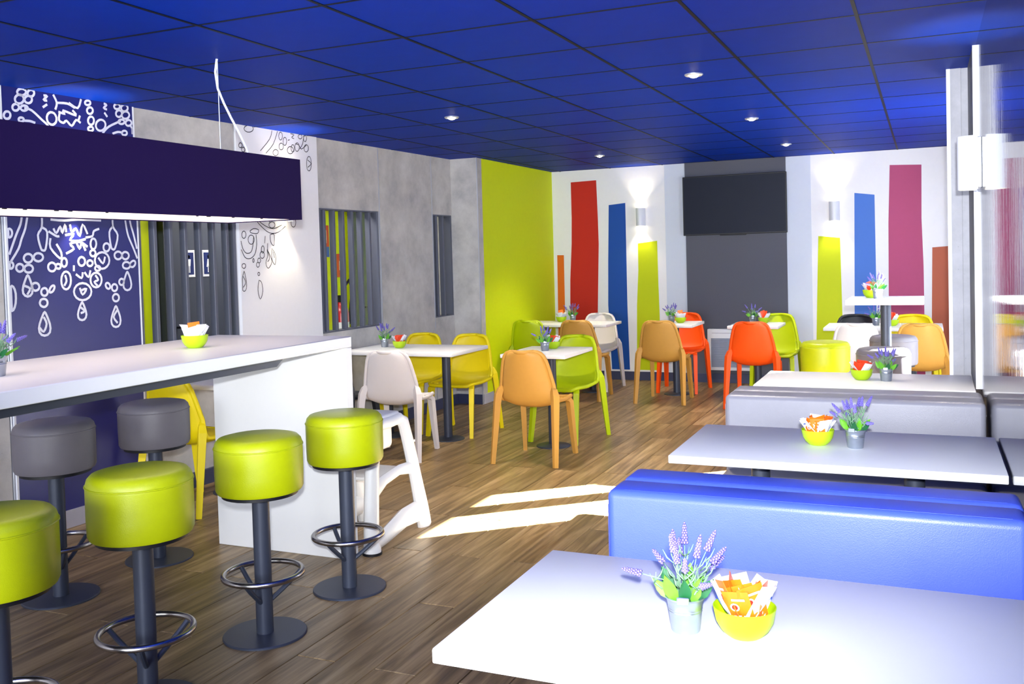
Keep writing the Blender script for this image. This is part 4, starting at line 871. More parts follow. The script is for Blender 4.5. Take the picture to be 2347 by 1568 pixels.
wf.box(0, 0.06, -0.48, -0.44, 0.1, 2.38).box(0, 0.06, 0.57, 0.61, 0.1, 2.38).box(0, 0.06, -0.44, 0.57, 2.34, 2.38).box(0, 0.06, -0.44, 0.57, 0.1, 0.14)
wf.build('window_frame', 'white_edge', win)
G().box(0, 0.06, 0.04, 0.22, 0.14, 2.34).build('mullion', 'white_edge', win)
G().box(0.025, 0.031, -0.44, 0.04, 0.14, 2.34).build('pane', 'glass', win)
G().box(0.025, 0.031, 0.22, 0.57, 0.14, 2.34).build('pane', 'glass', win)

added_win = empty('added_window', (XW + 0.05, 9.5, 0))  # invented window, out of view, added to house the right-hand fill light
struct(added_win, 'unseen frosted window added beside the rear tables for fill light')
G().box(0, 0.06, -0.9, -0.86, 0.1, 2.15).box(0, 0.06, 0.86, 0.9, 0.1, 2.15).box(0, 0.06, -0.86, 0.86, 2.11, 2.15).box(0, 0.06, -0.86, 0.86, 0.1, 0.14).build('window_frame', 'white_edge', added_win)
G().box(0.025, 0.031, -0.86, 0.86, 0.14, 2.11).build('pane', 'sign_white', added_win)

# --- rear wall with the wide window behind the photographer
struct(G().box(-4.75, -4.25, -2.6, -2.5, 0, ZC).box(0.05, XR, -2.6, -2.5, 0, ZC).box(-4.25, 0.05, -2.6, -2.5, 2.38, ZC)
       .box(-4.25, 0.05, -2.6, -2.5, 0, 0.3).build('wall_rear', 'white_wall'))
win2 = empty('window_2', (-2.1, -2.55, 0.3))
struct(win2, 'wide shop window behind the camera')
w2 = G().box(-2.15, 2.15, -0.02, 0.02, 0, 0.05).box(-2.15, 2.15, -0.02, 0.02, 2.03, 2.08)
for x in (-2.13, -0.72, 0.72, 2.13):
    w2.box(x - 0.02, x + 0.02, -0.02, 0.02, 0.05, 2.03)
w2.build('window_frame', 'dark_grey', win2)
G().box(-2.11, 2.11, -0.003, 0.003, 0.05, 2.03).build('pane', 'glass', win2)
# ------------------------------------------------------------------ booth benches and tables
def bench(x0, y0, y1, mat, label):
    r = empty('booth_bench', ((x0 + 0.231) / 2, (y0 + y1) / 2, 0))
    tag(r, label, 'bench', 'double booth benches')
    hx = (0.231 - x0) / 2
    t = (y1 - y0) / 2
    for s in (-1, 1):
        a, b = (-t, -0.004) if s < 0 else (0.004, t)
        bk = G().rbox(-hx, hx, a, b, 0.14, 0.80, 0.024, 4).build('backrest', mat, r, True)
        q = []
        yy = -t + 0.006 if s < 0 else 0.012
        for (x, z) in ((-hx + 0.002, 0.16), (-hx + 0.002, 0.75), (-hx + 0.016, 0.783), (-hx + 0.05, 0.796)):
            q.append((x, yy + 0.016, z))
        G().sweep(q + [(hx - 0.04, yy + 0.016, 0.7965), (hx - 0.012, yy + 0.016, 0.78), (hx - 0.002, yy + 0.016, 0.74)], 0.0042, 6).build('piping', mat, bk, True)
        c, d = (-t - 0.40, -t) if s < 0 else (t, t + 0.40)
        G().rbox(-hx, hx, c, d, 0.33, 0.45, 0.03, 3).build('seat', mat, r, True)
    G().box(-hx + 0.03, hx - 0.01, -t - 0.34, t + 0.34, 0, 0.33).build('plinth', 'black', r)
    return r
bench(-0.878, 2.648, 2.962, 'blue_leather', 'royal blue leatherette double booth bench behind the nearest table')
bench(-0.902, 4.57, 4.925, 'grey_bench', 'grey leatherette double booth bench in front of the third booth table')

def pedestal(r, x, y, h, name_suffix=''):
    G().lathe([(0.036, 0.0), (0.036, h)], 20, (x, y, 0)).build('column', 'metal_dark', r, True)
    G().lathe([(0.0, 0.0), (0.135, 0.0), (0.135, 0.006), (0.12, 0.012), (0.045, 0.020), (0.0, 0.020)], 32, (x, y, 0)).build('base_plate', 'metal_dark', r, True)
    G().box(x - 0.12, x + 0.12, y - 0.12, y + 0.12, h - 0.006, h).build('top_plate', 'metal_dark', r)

def table(x0, x1, y0, y1, z, label, legs, th=0.03, group='white pedestal tables'):
    r = empty('dining_table', ((x0 + x1) / 2, (y0 + y1) / 2, 0))
    tag(r, label, 'table', group)
    hx, hy = (x1 - x0) / 2, (y1 - y0) / 2
    G().rbox(-hx, hx, -hy, hy, z - th, z, 0.004, 2).build('tabletop', 'white_lam', r, True)
    for lx, ly in legs:
        pedestal(r, lx - r.location.x, ly - r.location.y, z - th)
    return r
bx0, bx1 = -0.881, 0.234
table(bx0, bx1, 1.571, 2.215, 0.75, 'long white booth table nearest the camera, before the blue bench', [(-0.6, 1.89), (-0.05, 1.89)])
table(bx0, bx1, 3.39, 4.05, 0.75, 'long white booth table between the blue and the grey bench', [(-0.6, 3.72), (-0.05, 3.72)])
table(-0.888, 0.222, 5.30, 5.93, 0.75, 'long white booth table behind the grey bench, beside the concrete pier', [(-0.6, 5.61), (-0.05, 5.61)])
table(-4.47, -3.41, 6.55, 7.222, 0.75, 'white wall table with two yellow chairs behind it', [(-3.64, 6.89), (-4.2, 6.89)])
table(-3.0, -2.47, 6.56, 7.20, 0.75, 'small white table between the front tan chair and the lime chair', [(-2.70, 6.87)])
table(-4.14, -3.09, 9.46, 10.01, 0.75, 'white table against the lime wall', [(-3.35, 9.74), (-3.88, 9.74)])
table(-2.69, -2.18, 9.46, 10.04, 0.75, 'small white table between the rear tan chair and an orange chair', [(-2.42, 9.74)])
table(-1.81, -1.32, 9.36, 9.89, 0.75, 'small white table before the wall heater, behind an orange chair', [(-1.56, 9.62)])
table(-0.89, 0.13, 9.20, 9.80, 0.75, 'white table at the back right behind the high table', [(-0.62, 9.5), (-0.13, 9.5)])
table(-4.47, -3.96, 4.575, 5.25, 0.75, 'white wall table hidden behind the bar counter, by the single yellow chair', [(-4.2, 4.91)])
ht = table(-0.53, -0.02, 7.05, 7.62, 1.12, 'high white bar table lit by the sun near the pier', [(-0.275, 7.335)], 0.035)
ht.name = 'high_table'

# ------------------------------------------------------------------ chairs
def chair_proto():
    prof = [(-0.266, 0.814, 0.075), (-0.265, 0.811, 0.106), (-0.262, 0.801, 0.131), (-0.256, 0.780, 0.151), (-0.247, 0.745, 0.166), (-0.235, 0.69, 0.180),
            (-0.222, 0.63, 0.193), (-0.208, 0.57, 0.204), (-0.192, 0.51, 0.211), (-0.172, 0.458, 0.213), (-0.140, 0.421, 0.211), (-0.09, 0.402, 0.209),
            (-0.03, 0.396, 0.207), (0.05, 0.400, 0.206), (0.13, 0.411, 0.204), (0.20, 0.424, 0.199), (0.235, 0.430, 0.19), (0.252, 0.428, 0.17)]
    nu = 13
    g = G()
    vs, rim_l, rim_r = [], [], []
    N = len(prof)
    for i, (y, z, w) in enumerate(prof):
        b = 1.0 if i < 8 else max(0.0, 1 - (i - 7) / 4.0)
        for k in range(nu):
            u = -1 + 2 * k / (nu - 1)
            dy = b * 0.055 * abs(u) ** 2.2
            dz = (1 - b) * (0.048 if i < N - 5 else 0.048 - 0.009 * (i - N + 6)) * abs(u) ** 2.6
            vs.append((u * w, y + dy, z + dz))
    fs = []
    for i in range(N - 1):
        for k in range(nu - 1):
            a = i * nu + k
            fs.append((a, a + 1, a + 1 + nu, a + nu))
    g.add(vs, fs)
    shell = g.mesh('seat_shell', False)
    shell.shade_smooth()
    edge = [vs[i * nu] for i in range(N)] + [vs[(N - 1) * nu + k] for k in range(1, nu)] + [vs[i * nu + nu - 1] for i in range(N - 2, -1, -1)] + [vs[k] for k in range(nu - 2, 0, -1)]
    rim = G().sweep(edge, 0.0150, 8, closed=True).mesh('rim', False)
    rim.shade_smooth()
    legs = []
    def leg(path, sizes):
        return G().sweep(path, sizes, 4, flat=(1.0, 1.0)).mesh('leg')
    for s in (-1, 1):
        legs.append(leg([(s * 0.196, -0.155, 0.555), (s * 0.209, -0.165, 0.53), (s * 0.221, -0.178, 0.49), (s * 0.226, -0.19, 0.43), (s * 0.2335, -0.222, 0.22), (s * 0.243, -0.257, 0.0)],
                        [0.016, 0.028, 0.034, 0.032, 0.027, 0.0215]))
        legs.append(leg([(s * 0.165, 0.14, 0.43), (s * 0.182, 0.18, 0.428), (s * 0.189, 0.205, 0.40), (s * 0.196, 0.232, 0.2), (s * 0.205, 0.262, 0.0)],
                        [0.016, 0.028, 0.030, 0.026, 0.0205]))
    for m in [shell, rim] + legs:
        m.materials.append(M['c_white'])
    return shell, rim, legs
SHELL, RIM, LEGS = chair_proto()
def chair(x, y, deg, mat, label):
    r = empty('dining_chair', (x, y, 0), math.radians(deg))
    tag(r, label, 'chair', 'moulded plastic chairs')
    s = obj_of('seat_shell', SHELL, r, mat=mat)
    md = s.modifiers.new('thickness', 'SOLIDIFY')
    md.thickness = 0.009
    md.offset = 0
    obj_of('rim', RIM, s, mat=mat)
    for lm in LEGS:
        obj_of('leg', lm, r, mat=mat)
    return r
chair(-3.708, 6.227, 9, 'c_white', 'white plastic chair with its back to us beside the end of the bar')
chair(-4.235, 6.22, 0, 'c_black', 'black plastic chair squeezed between the concrete wall and the front white chair')
chair(-4.165, 7.265, 180, 'c_yellow', 'yellow plastic chair facing us, the one nearer the concrete wall')
chair(-3.662, 7.215, 180, 'c_yellow', 'yellow plastic chair facing us in front of the lime wall corner')
chair(-2.647, 6.40, 0, 'c_tan', 'tan plastic chair with its back to us nearest the camera')
chair(-2.70, 7.20, 173, 'c_lime', 'lime green plastic chair facing us across from the nearest tan chair')
chair(-3.82, 9.28, 0, 'c_lime', 'lime green plastic chair with its back to us beside the lime wall')
chair(-3.29, 9.30, 0, 'c_tan', 'tan plastic chair with its back to us at the table by the lime wall')
chair(-3.385, 9.955, 180, 'c_white', 'white plastic chair facing us before the dark blue stripe')
chair(-2.42, 9.275, 0, 'c_tan', 'tan plastic chair with its back to us before the lime stripe')
chair(-2.425, 10.02, 180, 'c_orange', 'orange plastic chair facing us left of the wall heater')
chair(-1.51, 9.16, 0, 'c_orange', 'orange plastic chair with its back to us in front of the wall heater')
chair(-1.425, 9.86, 180, 'c_lime', 'lime green plastic chair facing us right of the wall heater')
chair(-0.575, 9.0, 0, 'c_white', 'white plastic chair with its back to us behind the bar stools')
chair(-0.055, 9.0, 0, 'c_tan', 'tan plastic chair with its back to us next to the concrete pier')
chair(-0.645, 9.71, 180, 'c_black', 'black plastic chair facing us at the back right table')
chair(-0.13, 9.71, 180, 'c_yellow', 'yellow plastic chair facing us at the back right table')
chair(-4.19, 4.555, 0, 'c_yellow', 'yellow plastic chair with its back to us behind the grey bar stools')

# ------------------------------------------------------------------ bar counter
bar = empty('bar_counter', (-3.0675, 2.3, 0))
tag(bar, 'long white bar counter with slab ends under the purple lamp', 'counter')
bxa, bxb, bya, byb = -3.49 + 3.0675, -2.645 + 3.0675, 0.55 - 2.3, 4.0 - 2.3
G().rbox(bxa, bxb, bya, byb, 1.065, 1.12, 0.003, 1).build('countertop', 'white_lam', bar, True)
G().rbox(bxa, bxb, byb - 0.055, byb, 0.0, 1.065, 0.003, 1).build('end_panel', 'white_lam', bar, True)
G().rbox(bxa, bxb, bya, bya + 0.055, 0.0, 1.065, 0.003, 1).build('end_panel', 'white_lam', bar, True)
G().prism([(bya + 0.1, 1.065), (byb - 0.40, 1.065), (byb - 0.47, 1.02), (bya + 0.15, 1.02)], 'x', bxa + 0.10, bxb - 0.10).build('under_frame', 'metal_dark', bar)

# ------------------------------------------------------------------ bar stools
def stool_proto():
    d = {}
    prof = [(0.0, 0.585), (0.150, 0.585), (0.166, 0.590), (0.172, 0.602), (0.1735, 0.66), (0.1735, 0.758), (0.1725, 0.774), (0.168, 0.79), (0.156, 0.803), (0.13, 0.809), (0.0, 0.812)]
    d['seat_cushion'] = (G().lathe(prof, 40).mesh('seat_cushion', True), None)
    ring = lambda R, z, n=40: [(R * math.cos(2 * PI * k / n), R * math.sin(2 * PI * k / n), z) for k in range(n)]
    d['piping'] = (G().sweep(ring(0.1735, 0.768), 0.0032, 6, closed=True).mesh('piping', True), None)
    d['seat_plate'] = (G().lathe([(0.0, 0.573), (0.15, 0.573), (0.15, 0.585), (0.0, 0.585)], 32).mesh('seat_plate', True), 'black')
    d['column'] = (G().lathe([(0.034, 0.008), (0.034, 0.573)], 24).mesh('column', True), 'metal_dark')
    d['base_plate'] = (G().lathe([(0.0, 0.0), (0.166, 0.0), (0.166, 0.006), (0.163, 0.009), (0.0, 0.011)], 48).mesh('base_plate', True), 'metal_dark')
    d['foot_ring'] = (G().sweep(ring(0.155, 0.25, 48), 0.0115, 12, closed=True).mesh('foot_ring', True), 'steel')
    st = []
    for k in range(3):
        a = 2 * PI * k / 3 + 0.5
        c, s = math.cos(a), math.sin(a)
        st.append(G().sweep([(0.15 * c, 0.15 * s, 0.243), (0.118 * c, 0.118 * s, 0.213), (0.07 * c, 0.07 * s, 0.172), (0.03 * c, 0.03 * s, 0.14)], 0.0095, 8).mesh('strut', True))
    for k, (m, mm) in d.items():
        m.materials.append(M[mm or 'lime_leather'])
    for m in st:
        m.materials.append(M['metal_dark'])
    return d, st
STOOL, STRUTS = stool_proto()
def stool(x, y, deg, mat, label):
    r = empty('bar_stool', (x, y, 0), math.radians(deg))
    tag(r, label, 'stool', 'round upholstered bar stools')
    c = obj_of('seat_cushion', STOOL['seat_cushion'][0], r, mat=mat)
    obj_of('piping', STOOL['piping'][0], c, mat=mat)
    for k in ('seat_plate', 'column', 'base_plate', 'foot_ring'):
        obj_of(k, STOOL[k][0], r)
    for m in STRUTS:
        obj_of('strut', m, r)
    return r
stool(-2.437, 3.604, 0, 'lime_leather', 'lime bar stool at the far end of the counter, before the white panel')
stool(-2.465, 3.035, 15, 'lime_leather', 'lime bar stool second from the far end of the counter')
stool(-2.465, 2.41, 40, 'lime_leather', 'lime bar stool third from the far end, its base cut by the frame')
stool(-2.46, 1.85, 10, 'lime_leather', 'lime bar stool cut off by the left edge of the picture')
stool(-3.62, 3.65, 25, 'grey_leather', 'grey bar stool behind the counter next to the yellow chair')
stool(-3.64, 3.065, 60, 'grey_leather', 'grey bar stool behind the counter before the navy panel')
stool(-0.69, 7.26, 0, 'lime_leather', 'lime bar stool at the high table')
stool(-0.276, 6.83, 30, 'grey_leather', 'grey bar stool at the high table, on the near side of its column')
stool(-0.24, 7.80, 30, 'grey_leather', 'grey bar stool at the high table, on the far side of its column')

# ------------------------------------------------------------------ child's high chair
hc = empty('high_chair', (-2.80, 4.32, 0))
tag(hc, 'white moulded plastic high chair standing behind the end of the bar', 'high chair')
def hcp(x, y, z):
    return (x + 2.80, y - 4.32, z)
for s in (-1, 1):
    X = -2.80 + s * 0.195
    G().sweep([hcp(X, 4.058, 0.03), hcp(X, 4.068, 0.2), hcp(X, 4.085, 0.42), hcp(X, 4.115, 0.6), hcp(X - s * 0.01, 4.16, 0.645)], [0.046, 0.046, 0.044, 0.042, 0.030], 12, flat=(0.8, 1.0)).build('front_leg', 'baby_white', hc, True)
    G().sweep([hcp(X, 4.61, 0.0), hcp(X, 4.585, 0.1), hcp(X, 4.53, 0.28), hcp(X, 4.465, 0.48), hcp(X, 4.41, 0.62), hcp(X - s * 0.01, 4.37, 0.648)], [0.056, 0.054, 0.047, 0.044, 0.042, 0.03], 12, flat=(0.6, 1.0)).build('rear_leg', 'baby_white', hc, True)
    G().sweep([hcp(X, 4.14, 0.645), hcp(X, 4.27, 0.64), hcp(X, 4.38, 0.645)], 0.03, 10, flat=(0.8, 1.0)).build('side_rail', 'baby_white', hc, True)
    G().sweep([hcp(X, 4.09, 0.315), hcp(X, 4.2, 0.35), hcp(X, 4.35, 0.37), hcp(X, 4.50, 0.355)], [0.045, 0.03, 0.028, 0.036], 10, flat=(0.7, 1.0)).build('footrest_rail', 'baby_white', hc, True)
    G().sweep([hcp(X, 4.09, 0.04), hcp(X, 4.2, 0.06), hcp(X, 4.38, 0.10), hcp(X, 4.55, 0.10)], [0.036, 0.045, 0.055, 0.062], 10, flat=(0.6, 1.0)).build('runner', 'baby_white', hc, True)
    ft = G().lathe([(0.0, 0.012), (0.046, 0.012), (0.046, 0.03), (0.036, 0.06), (0.015, 0.08), (0, 0.084)], 18, hcp(X, 4.065, 0)).build('foot', 'baby_white', hc, True)
    G().lathe([(0.0, 0.0), (0.051, 0.0), (0.051, 0.012), (0.0, 0.014)], 18, hcp(X, 4.065, 0)).build('rubber_ring', 'black', ft, True)
    for (yy, zz) in ((4.49, 0.50), (4.565, 0.24), (4.045, 0.25)):
        G().lathe([(0.0, -0.006), (0.013, -0.006), (0.013, 0.006), (0, 0.008)], 12, hcp(X + s * 0.004, yy + 0.012, zz)).build('screw_cap', 'baby_white', hc, True)
G().rbox(*[a for p in ((-0.19, 0.19), (4.10 - 4.32, 4.39 - 4.32), (0.645, 0.685)) for a in p], 0.014, 3).build('seat_rim', 'baby_white', hc, True)
G().rbox(-0.165, 0.165, 4.12 - 4.32, 4.36 - 4.32, 0.49, 0.65, 0.03, 3).build('seat', 'baby_white', hc, True)
G().rbox(-0.18, 0.18, 4.16 - 4.32, 4.46 - 4.32, 0.345, 0.365, 0.008, 2).build('footrest', 'baby_white', hc, True)
for k in range(7):
    G().lathe([(0, 0), (0.006, 0), (0.006, 0.0), (0, 0.004)], 8, hcp(-2.613, 4.14 + k * 0.036, 0.663)).build('peg_hole', 'base_grey', hc)

# ------------------------------------------------------------------ long pendant lamp over the bar
lamp = empty('pendant_lamp', (-3.095, 2.2, 1.71))
tag(lamp, 'long dark purple box pendant lamp hanging over the bar', 'lamp')
lx0, lx1, ly0, ly1 = -3.33 + 3.095, -2.86 + 3.095, 0.5 - 2.2, 3.92 - 2.2
sg = G()
sg.box(lx0, lx0 + 0.012, ly0, ly1, 0.0, 0.30).box(lx1 - 0.012, lx1, ly0, ly1, 0.0, 0.30)
sg.box(lx0 + 0.012, lx1 - 0.012, ly0, ly0 + 0.012, 0.0, 0.30).box(lx0 + 0.012, lx1 - 0.012, ly1 - 0.012, ly1, 0.0, 0.30)
sg.build('shade', 'shade', lamp)
G().box(lx0 + 0.014, lx1 - 0.014, ly0 + 0.014, ly1 - 0.014, 0.004, 0.012).build('diffuser', 'diffuser', lamp)
G().box(lx0 + 0.014, lx1 - 0.014, ly0 + 0.014, ly1 - 0.014, 0.27, 0.285).build('top_tray', 'white_edge', lamp)
rs = random.Random(3)
cm = G().box(-0.004, 0.004, -0.005, 0.005, -0.003, 0.006).mesh('clip')
cm.materials.append(M['black'])
for yy in (2.14, 2.26, 2.34, 2.47, 2.53, 2.70, 3.19, 3.26, 3.42, 3.62):
    obj_of('clip', cm, lamp, (lx1 - 0.012, yy - 2.2, 0.0), scale=(1, rs.uniform(0.6, 2.0), 1))
G().lathe([(0.0, 0.285), (0.06, 0.285), (0.06, 0.305), (0.05, 0.315), (0, 0.315)], 20, (-0.02, 1.3, 0)).build('driver_cap', 'white_edge', lamp, True)
for yy in (3.684, 0.9):
    G().sweep([(-0.06, yy - 2.2, 0.29), (-0.06, yy - 2.2, 0.79)], 0.0025, 6).build('suspension_wire', 'alu', lamp)
cord = [(-3.157, 3.684, 2.5), (-3.175, 3.69, 2.44), (-3.172, 3.70, 2.36), (-3.155, 3.72, 2.29), (-3.135, 3.745, 2.22), (-3.115, 3.775, 2.15), (-3.095, 3.805, 2.07), (-3.09, 3.82, 1.99)]
G().sweep([(a + 3.095, b - 2.2, c - 1.71) for a, b, c in cord], 0.006, 8).build('power_cord', 'white_edge', lamp, True)
add_light('pendant_glow', 'AREA', (-3.095, 2.2, 1.70), 3.5, (1.0, 0.78, 0.58), (-3.095, 2.2, 0), parent=lamp, shape='RECTANGLE', size=0.4, size_y=3.2)

# ------------------------------------------------------------------ wall lamps
def sconce(loc, normal_deg, label, h=0.21, r=0.065, power=3.0, body='sconce'):
    s = empty('wall_lamp', loc, math.radians(normal_deg))
    tag(s, label, 'wall lamp', 'up and down wall lamps')
    n = 16
    out, inn = [], []
    for k in range(n + 1):
        a = -PI / 2 + PI * k / n
        out.append((0.018 + 0.085 * math.cos(a), r * math.sin(a)))
        inn.append((0.018 + 0.079 * math.cos(a), (r - 0.005) * math.sin(a)))
    g = G()
    m = n + 1
    vs = [(x, y, z) for z in (-h / 2, h / 2) for (x, y) in out] + [(x, y, z) for z in (-h / 2, h / 2) for (x, y) in inn]
    fs = []
    for k in range(n):
        fs.append((k, k + 1, k + 1 + m, k + m))
        fs.append((2 * m + k, 2 * m + k + m, 2 * m + k + 1 + m, 2 * m + k + 1))
        fs.append((k, 2 * m + k, 2 * m + k + 1, k + 1))
        fs.append((m + k, m + k + 1, 3 * m + k + 1, 3 * m + k))
    g.add(vs, fs)
    g.build('shade', body, s, True)
    G().rbox(0, 0.018, -r * 0.9, r * 0.9, -h * 0.47, h * 0.47, 0.003, 1).build('back_plate', 'alu', s)
    G().lathe([(0.0, -h * 0.5 + 0.004), (0.026, -h * 0.5 + 0.004), (0.026, -h * 0.5 + 0.01), (0, -h * 0.5 + 0.01)], 16, (0.05, 0, 0)).build('bulb', 'bulb', s, True)
    G().lathe([(0.0, h * 0.5 - 0.01), (0.026, h * 0.5 - 0.01), (0.026, h * 0.5 - 0.004), (0, h * 0.5 - 0.004)], 16, (0.05, 0, 0)).build('bulb', 'bulb', s, True)
    a = math.radians(normal_deg)
    for sg_ in (-1, 1):
        p = Vector(loc) + Vector((0.05 * math.cos(a), 0.05 * math.sin(a), sg_ * h * 0.5))
        l = bpy.data.lights.new('wall_lamp_light', 'SPOT')
        l.energy = power
        l.color = (1.0, 0.86, 0.62)
        l.spot_size = math.radians(86)
        l.spot_blend = 0.7
        l.shadow_soft_size = 0.02
        lo = bpy.data.objects.new('wall_lamp_light', l)
        COL.objects.link(lo)
        lo.parent = s
        lo.location = (0.05, 0, sg_ * (h * 0.5 + 0.002))
        lo.rotation_euler = (0, 0 if sg_ < 0 else PI, 0)
sconce((-3.04, YB, 1.91), -90, 'white wall lamp between the dark blue and lime stripes', 0.205, 0.055, 12)
sconce((-0.90, YB, 1.885), -90, 'white wall lamp above the lime stripe right of the television', 0.205, 0.055, 12)
sconce((XR, 4.95, 1.875), 180, 'large white wall lamp on the glossy dark wall', 0.25, 0.06, 14)
sconce((WLX(4.04) + 0.013, 4.04, 1.915), 0, 'white wall lamp on the navy panel behind the pendant lamp', 0.205, 0.055, 18)
sconce((WLX(5.92) + 0.013, 5.92, 1.915), 0, 'white wall lamp on the white chandelier panel behind the pendant lamp', 0.205, 0.055, 18)

# ------------------------------------------------------------------ ceiling spotlights
def ceiling_spot(x, y, label):
    s = empty('ceiling_spotlight', (x, y, ZC))
    tag(s, label, 'spotlight', 'recessed ceiling spotlights')
    G().lathe([(0.034, 0.0), (0.052, 0.0), (0.052, -0.006), (0.046, -0.010), (0.034, -0.006)], 24).build('trim_ring', 'alu', s, True)
    G().lathe([(0.0, -0.022), (0.018, -0.018), (0.030, -0.008), (0.034, 0.0), (0, 0.0)], 20).build('bulb', 'bulb', s, True)
    l = bpy.data.lights.new('spotlight_beam', 'SPOT')
    l.energy = 110
    l.color = (1.0, 0.88, 0.68)
    l.spot_size = math.radians(95)
    l.spot_blend = 0.8
    l.shadow_soft_size = 0.03
    lo = bpy.data.objects.new('spotlight_beam', l)
    COL.objects.link(lo)
    lo.parent = s
    lo.location = (0, 0, -0.03)
ceiling_spot(-3.082, 6.03, 'recessed ceiling spotlight nearest the slat wall')
ceiling_spot(-1.195, 5.36, 'recessed ceiling spotlight nearest the camera')
ceiling_spot(-1.21, 7.39, 'recessed ceiling spotlight second from the camera in the right row')
ceiling_spot(-1.22, 9.40, 'recessed ceiling spotlight in front of the television, last of the right row')
ceiling_spot(-3.04, 9.23, 'recessed ceiling spotlight before the red and blue stripes')

# ------------------------------------------------------------------ television and heater
tv = empty('television', (-1.958, YB - 0.02, 2.005))
tag(tv, 'black flat screen television on the grey wall panel', 'television')
G().rbox(-0.572, 0.572, -0.055, -0.022, -0.332, 0.332, 0.004, 1).build('casing', 'black', tv)
G().box(-0.56, 0.56, -0.0565, -0.055, -0.318, 0.32).build('screen', 'tv_screen', tv)
G().box(-0.2, 0.2, -0.022, 0.0, -0.15, 0.15).build('wall_mount', 'black', tv)
G().rbox(-0.16, 0.13, -0.054, -0.03, -0.343, -0.33, 0.003, 1).build('sensor_bar', 'black', tv)
ht_ = empty('wall_heater', (-2.005, YB - 0.02, 0.38))
tag(ht_, 'white wall heater with a grey grille under the television', 'heater')
G().rbox(-0.275, 0.275, -0.075, -0.01, -0.235, 0.235, 0.012, 2).build('body', 'heater', ht_, True)
G().box(-0.232, 0.232, -0.079, -0.074, -0.195, 0.13).build('grille', 'heater_grille', ht_)
for k in range(16):
    G().box(-0.225, 0.225, -0.082, -0.079, -0.185 + k * 0.0195, -0.178 + k * 0.0195).build('grille_bar', 'heater_grille', ht_)
G().box(-0.22, 0.22, -0.0765, -0.075, 0.185, 0.192).build('air_slot', 'base_grey', ht_)
G().box(-0.2, 0.2, -0.01, 0, -0.15, 0.15).build('wall_bracket', 'heater', ht_)
# ------------------------------------------------------------------ lavender pots
def spike_mesh():
    g = G()
    r = random.Random(11)
    n = 9
    for i in range(n):
        t = i / (n - 1)
        z = 0.004 + t * 0.036
        R = 0.0062 * (1 - 0.55 * t)
        for k in range(4 if i < n - 1 else 1):
            a = 2 * PI * k / 4 + i * 0.8
            c = (R * 0.75 * math.cos(a), R * 0.75 * math.sin(a), z) if i < n - 1 else (0, 0, z)
            rr = 0.0042 * (1 - 0.35 * t)
            vs = [(c[0] + rr, c[1], c[2]), (c[0], c[1] + rr, c[2]), (c[0] - rr, c[1], c[2]), (c[0], c[1] - rr, c[2]), (c[0], c[1], c[2] + rr * 1.2), (c[0], c[1], c[2] - rr)]
            g.add(vs, [(0, 1, 4), (1, 2, 4), (2, 3, 4), (3, 0, 4), (1, 0, 5), (2, 1, 5), (3, 2, 5), (0, 3, 5)])
    m = g.mesh('flower_spike', False)
    m.shade_smooth()
    m.materials.append(M['lavender'])
    return m
SPIKE = spike_mesh()
def leaf_mesh():
    vs, fs = [], []
    rows = [(0.0, 0.002), (0.012, 0.008), (0.026, 0.0125), (0.04, 0.011), (0.052, 0.006), (0.062, 0.0005)]
    for (l, w) in rows:
        bend = -0.16 * (l / 0.062) ** 2 * 0.06
        for u in (-1, 0, 1):
            vs.append((u * w, abs(u) * 0.003 + bend, l))
    for i in range(len(rows) - 1):
        for k in range(2):
            a = i * 3 + k
            fs.append((a, a + 1, a + 4, a + 3))
    m = G().add(vs, fs).mesh('leaf')
    m.shade_smooth()
    m.materials.append(M['leaf'])
    return m
LEAF = leaf_mesh()
POT = G().lathe([(0.0, 0.0), (0.0265, 0.0), (0.0285, 0.003), (0.0325, 0.040), (0.0335, 0.042), (0.0328, 0.044), (0.0340, 0.047), (0.0332, 0.049), (0.0370, 0.066), (0.0395, 0.068), (0.0395, 0.0705), (0.0368, 0.071), (0.0355, 0.066), (0.0, 0.06)], 28).mesh('pot', True)
POT.materials.append(M['zinc'])
FILL = G().lathe([(0.0, 0.063), (0.035, 0.0625), (0.035, 0.061), (0.0, 0.058)], 20).mesh('filler', True)
FILL.materials.append(M['soil'])
EAR = G().add(*(lambda p: (p.v, p.f))(G().rbox(-0.012, 0.012, -0.0405, -0.0375, 0.064, 0.079, 0.0014, 1))).mesh('lifting_tab', False)
EAR.materials.append(M['zinc'])
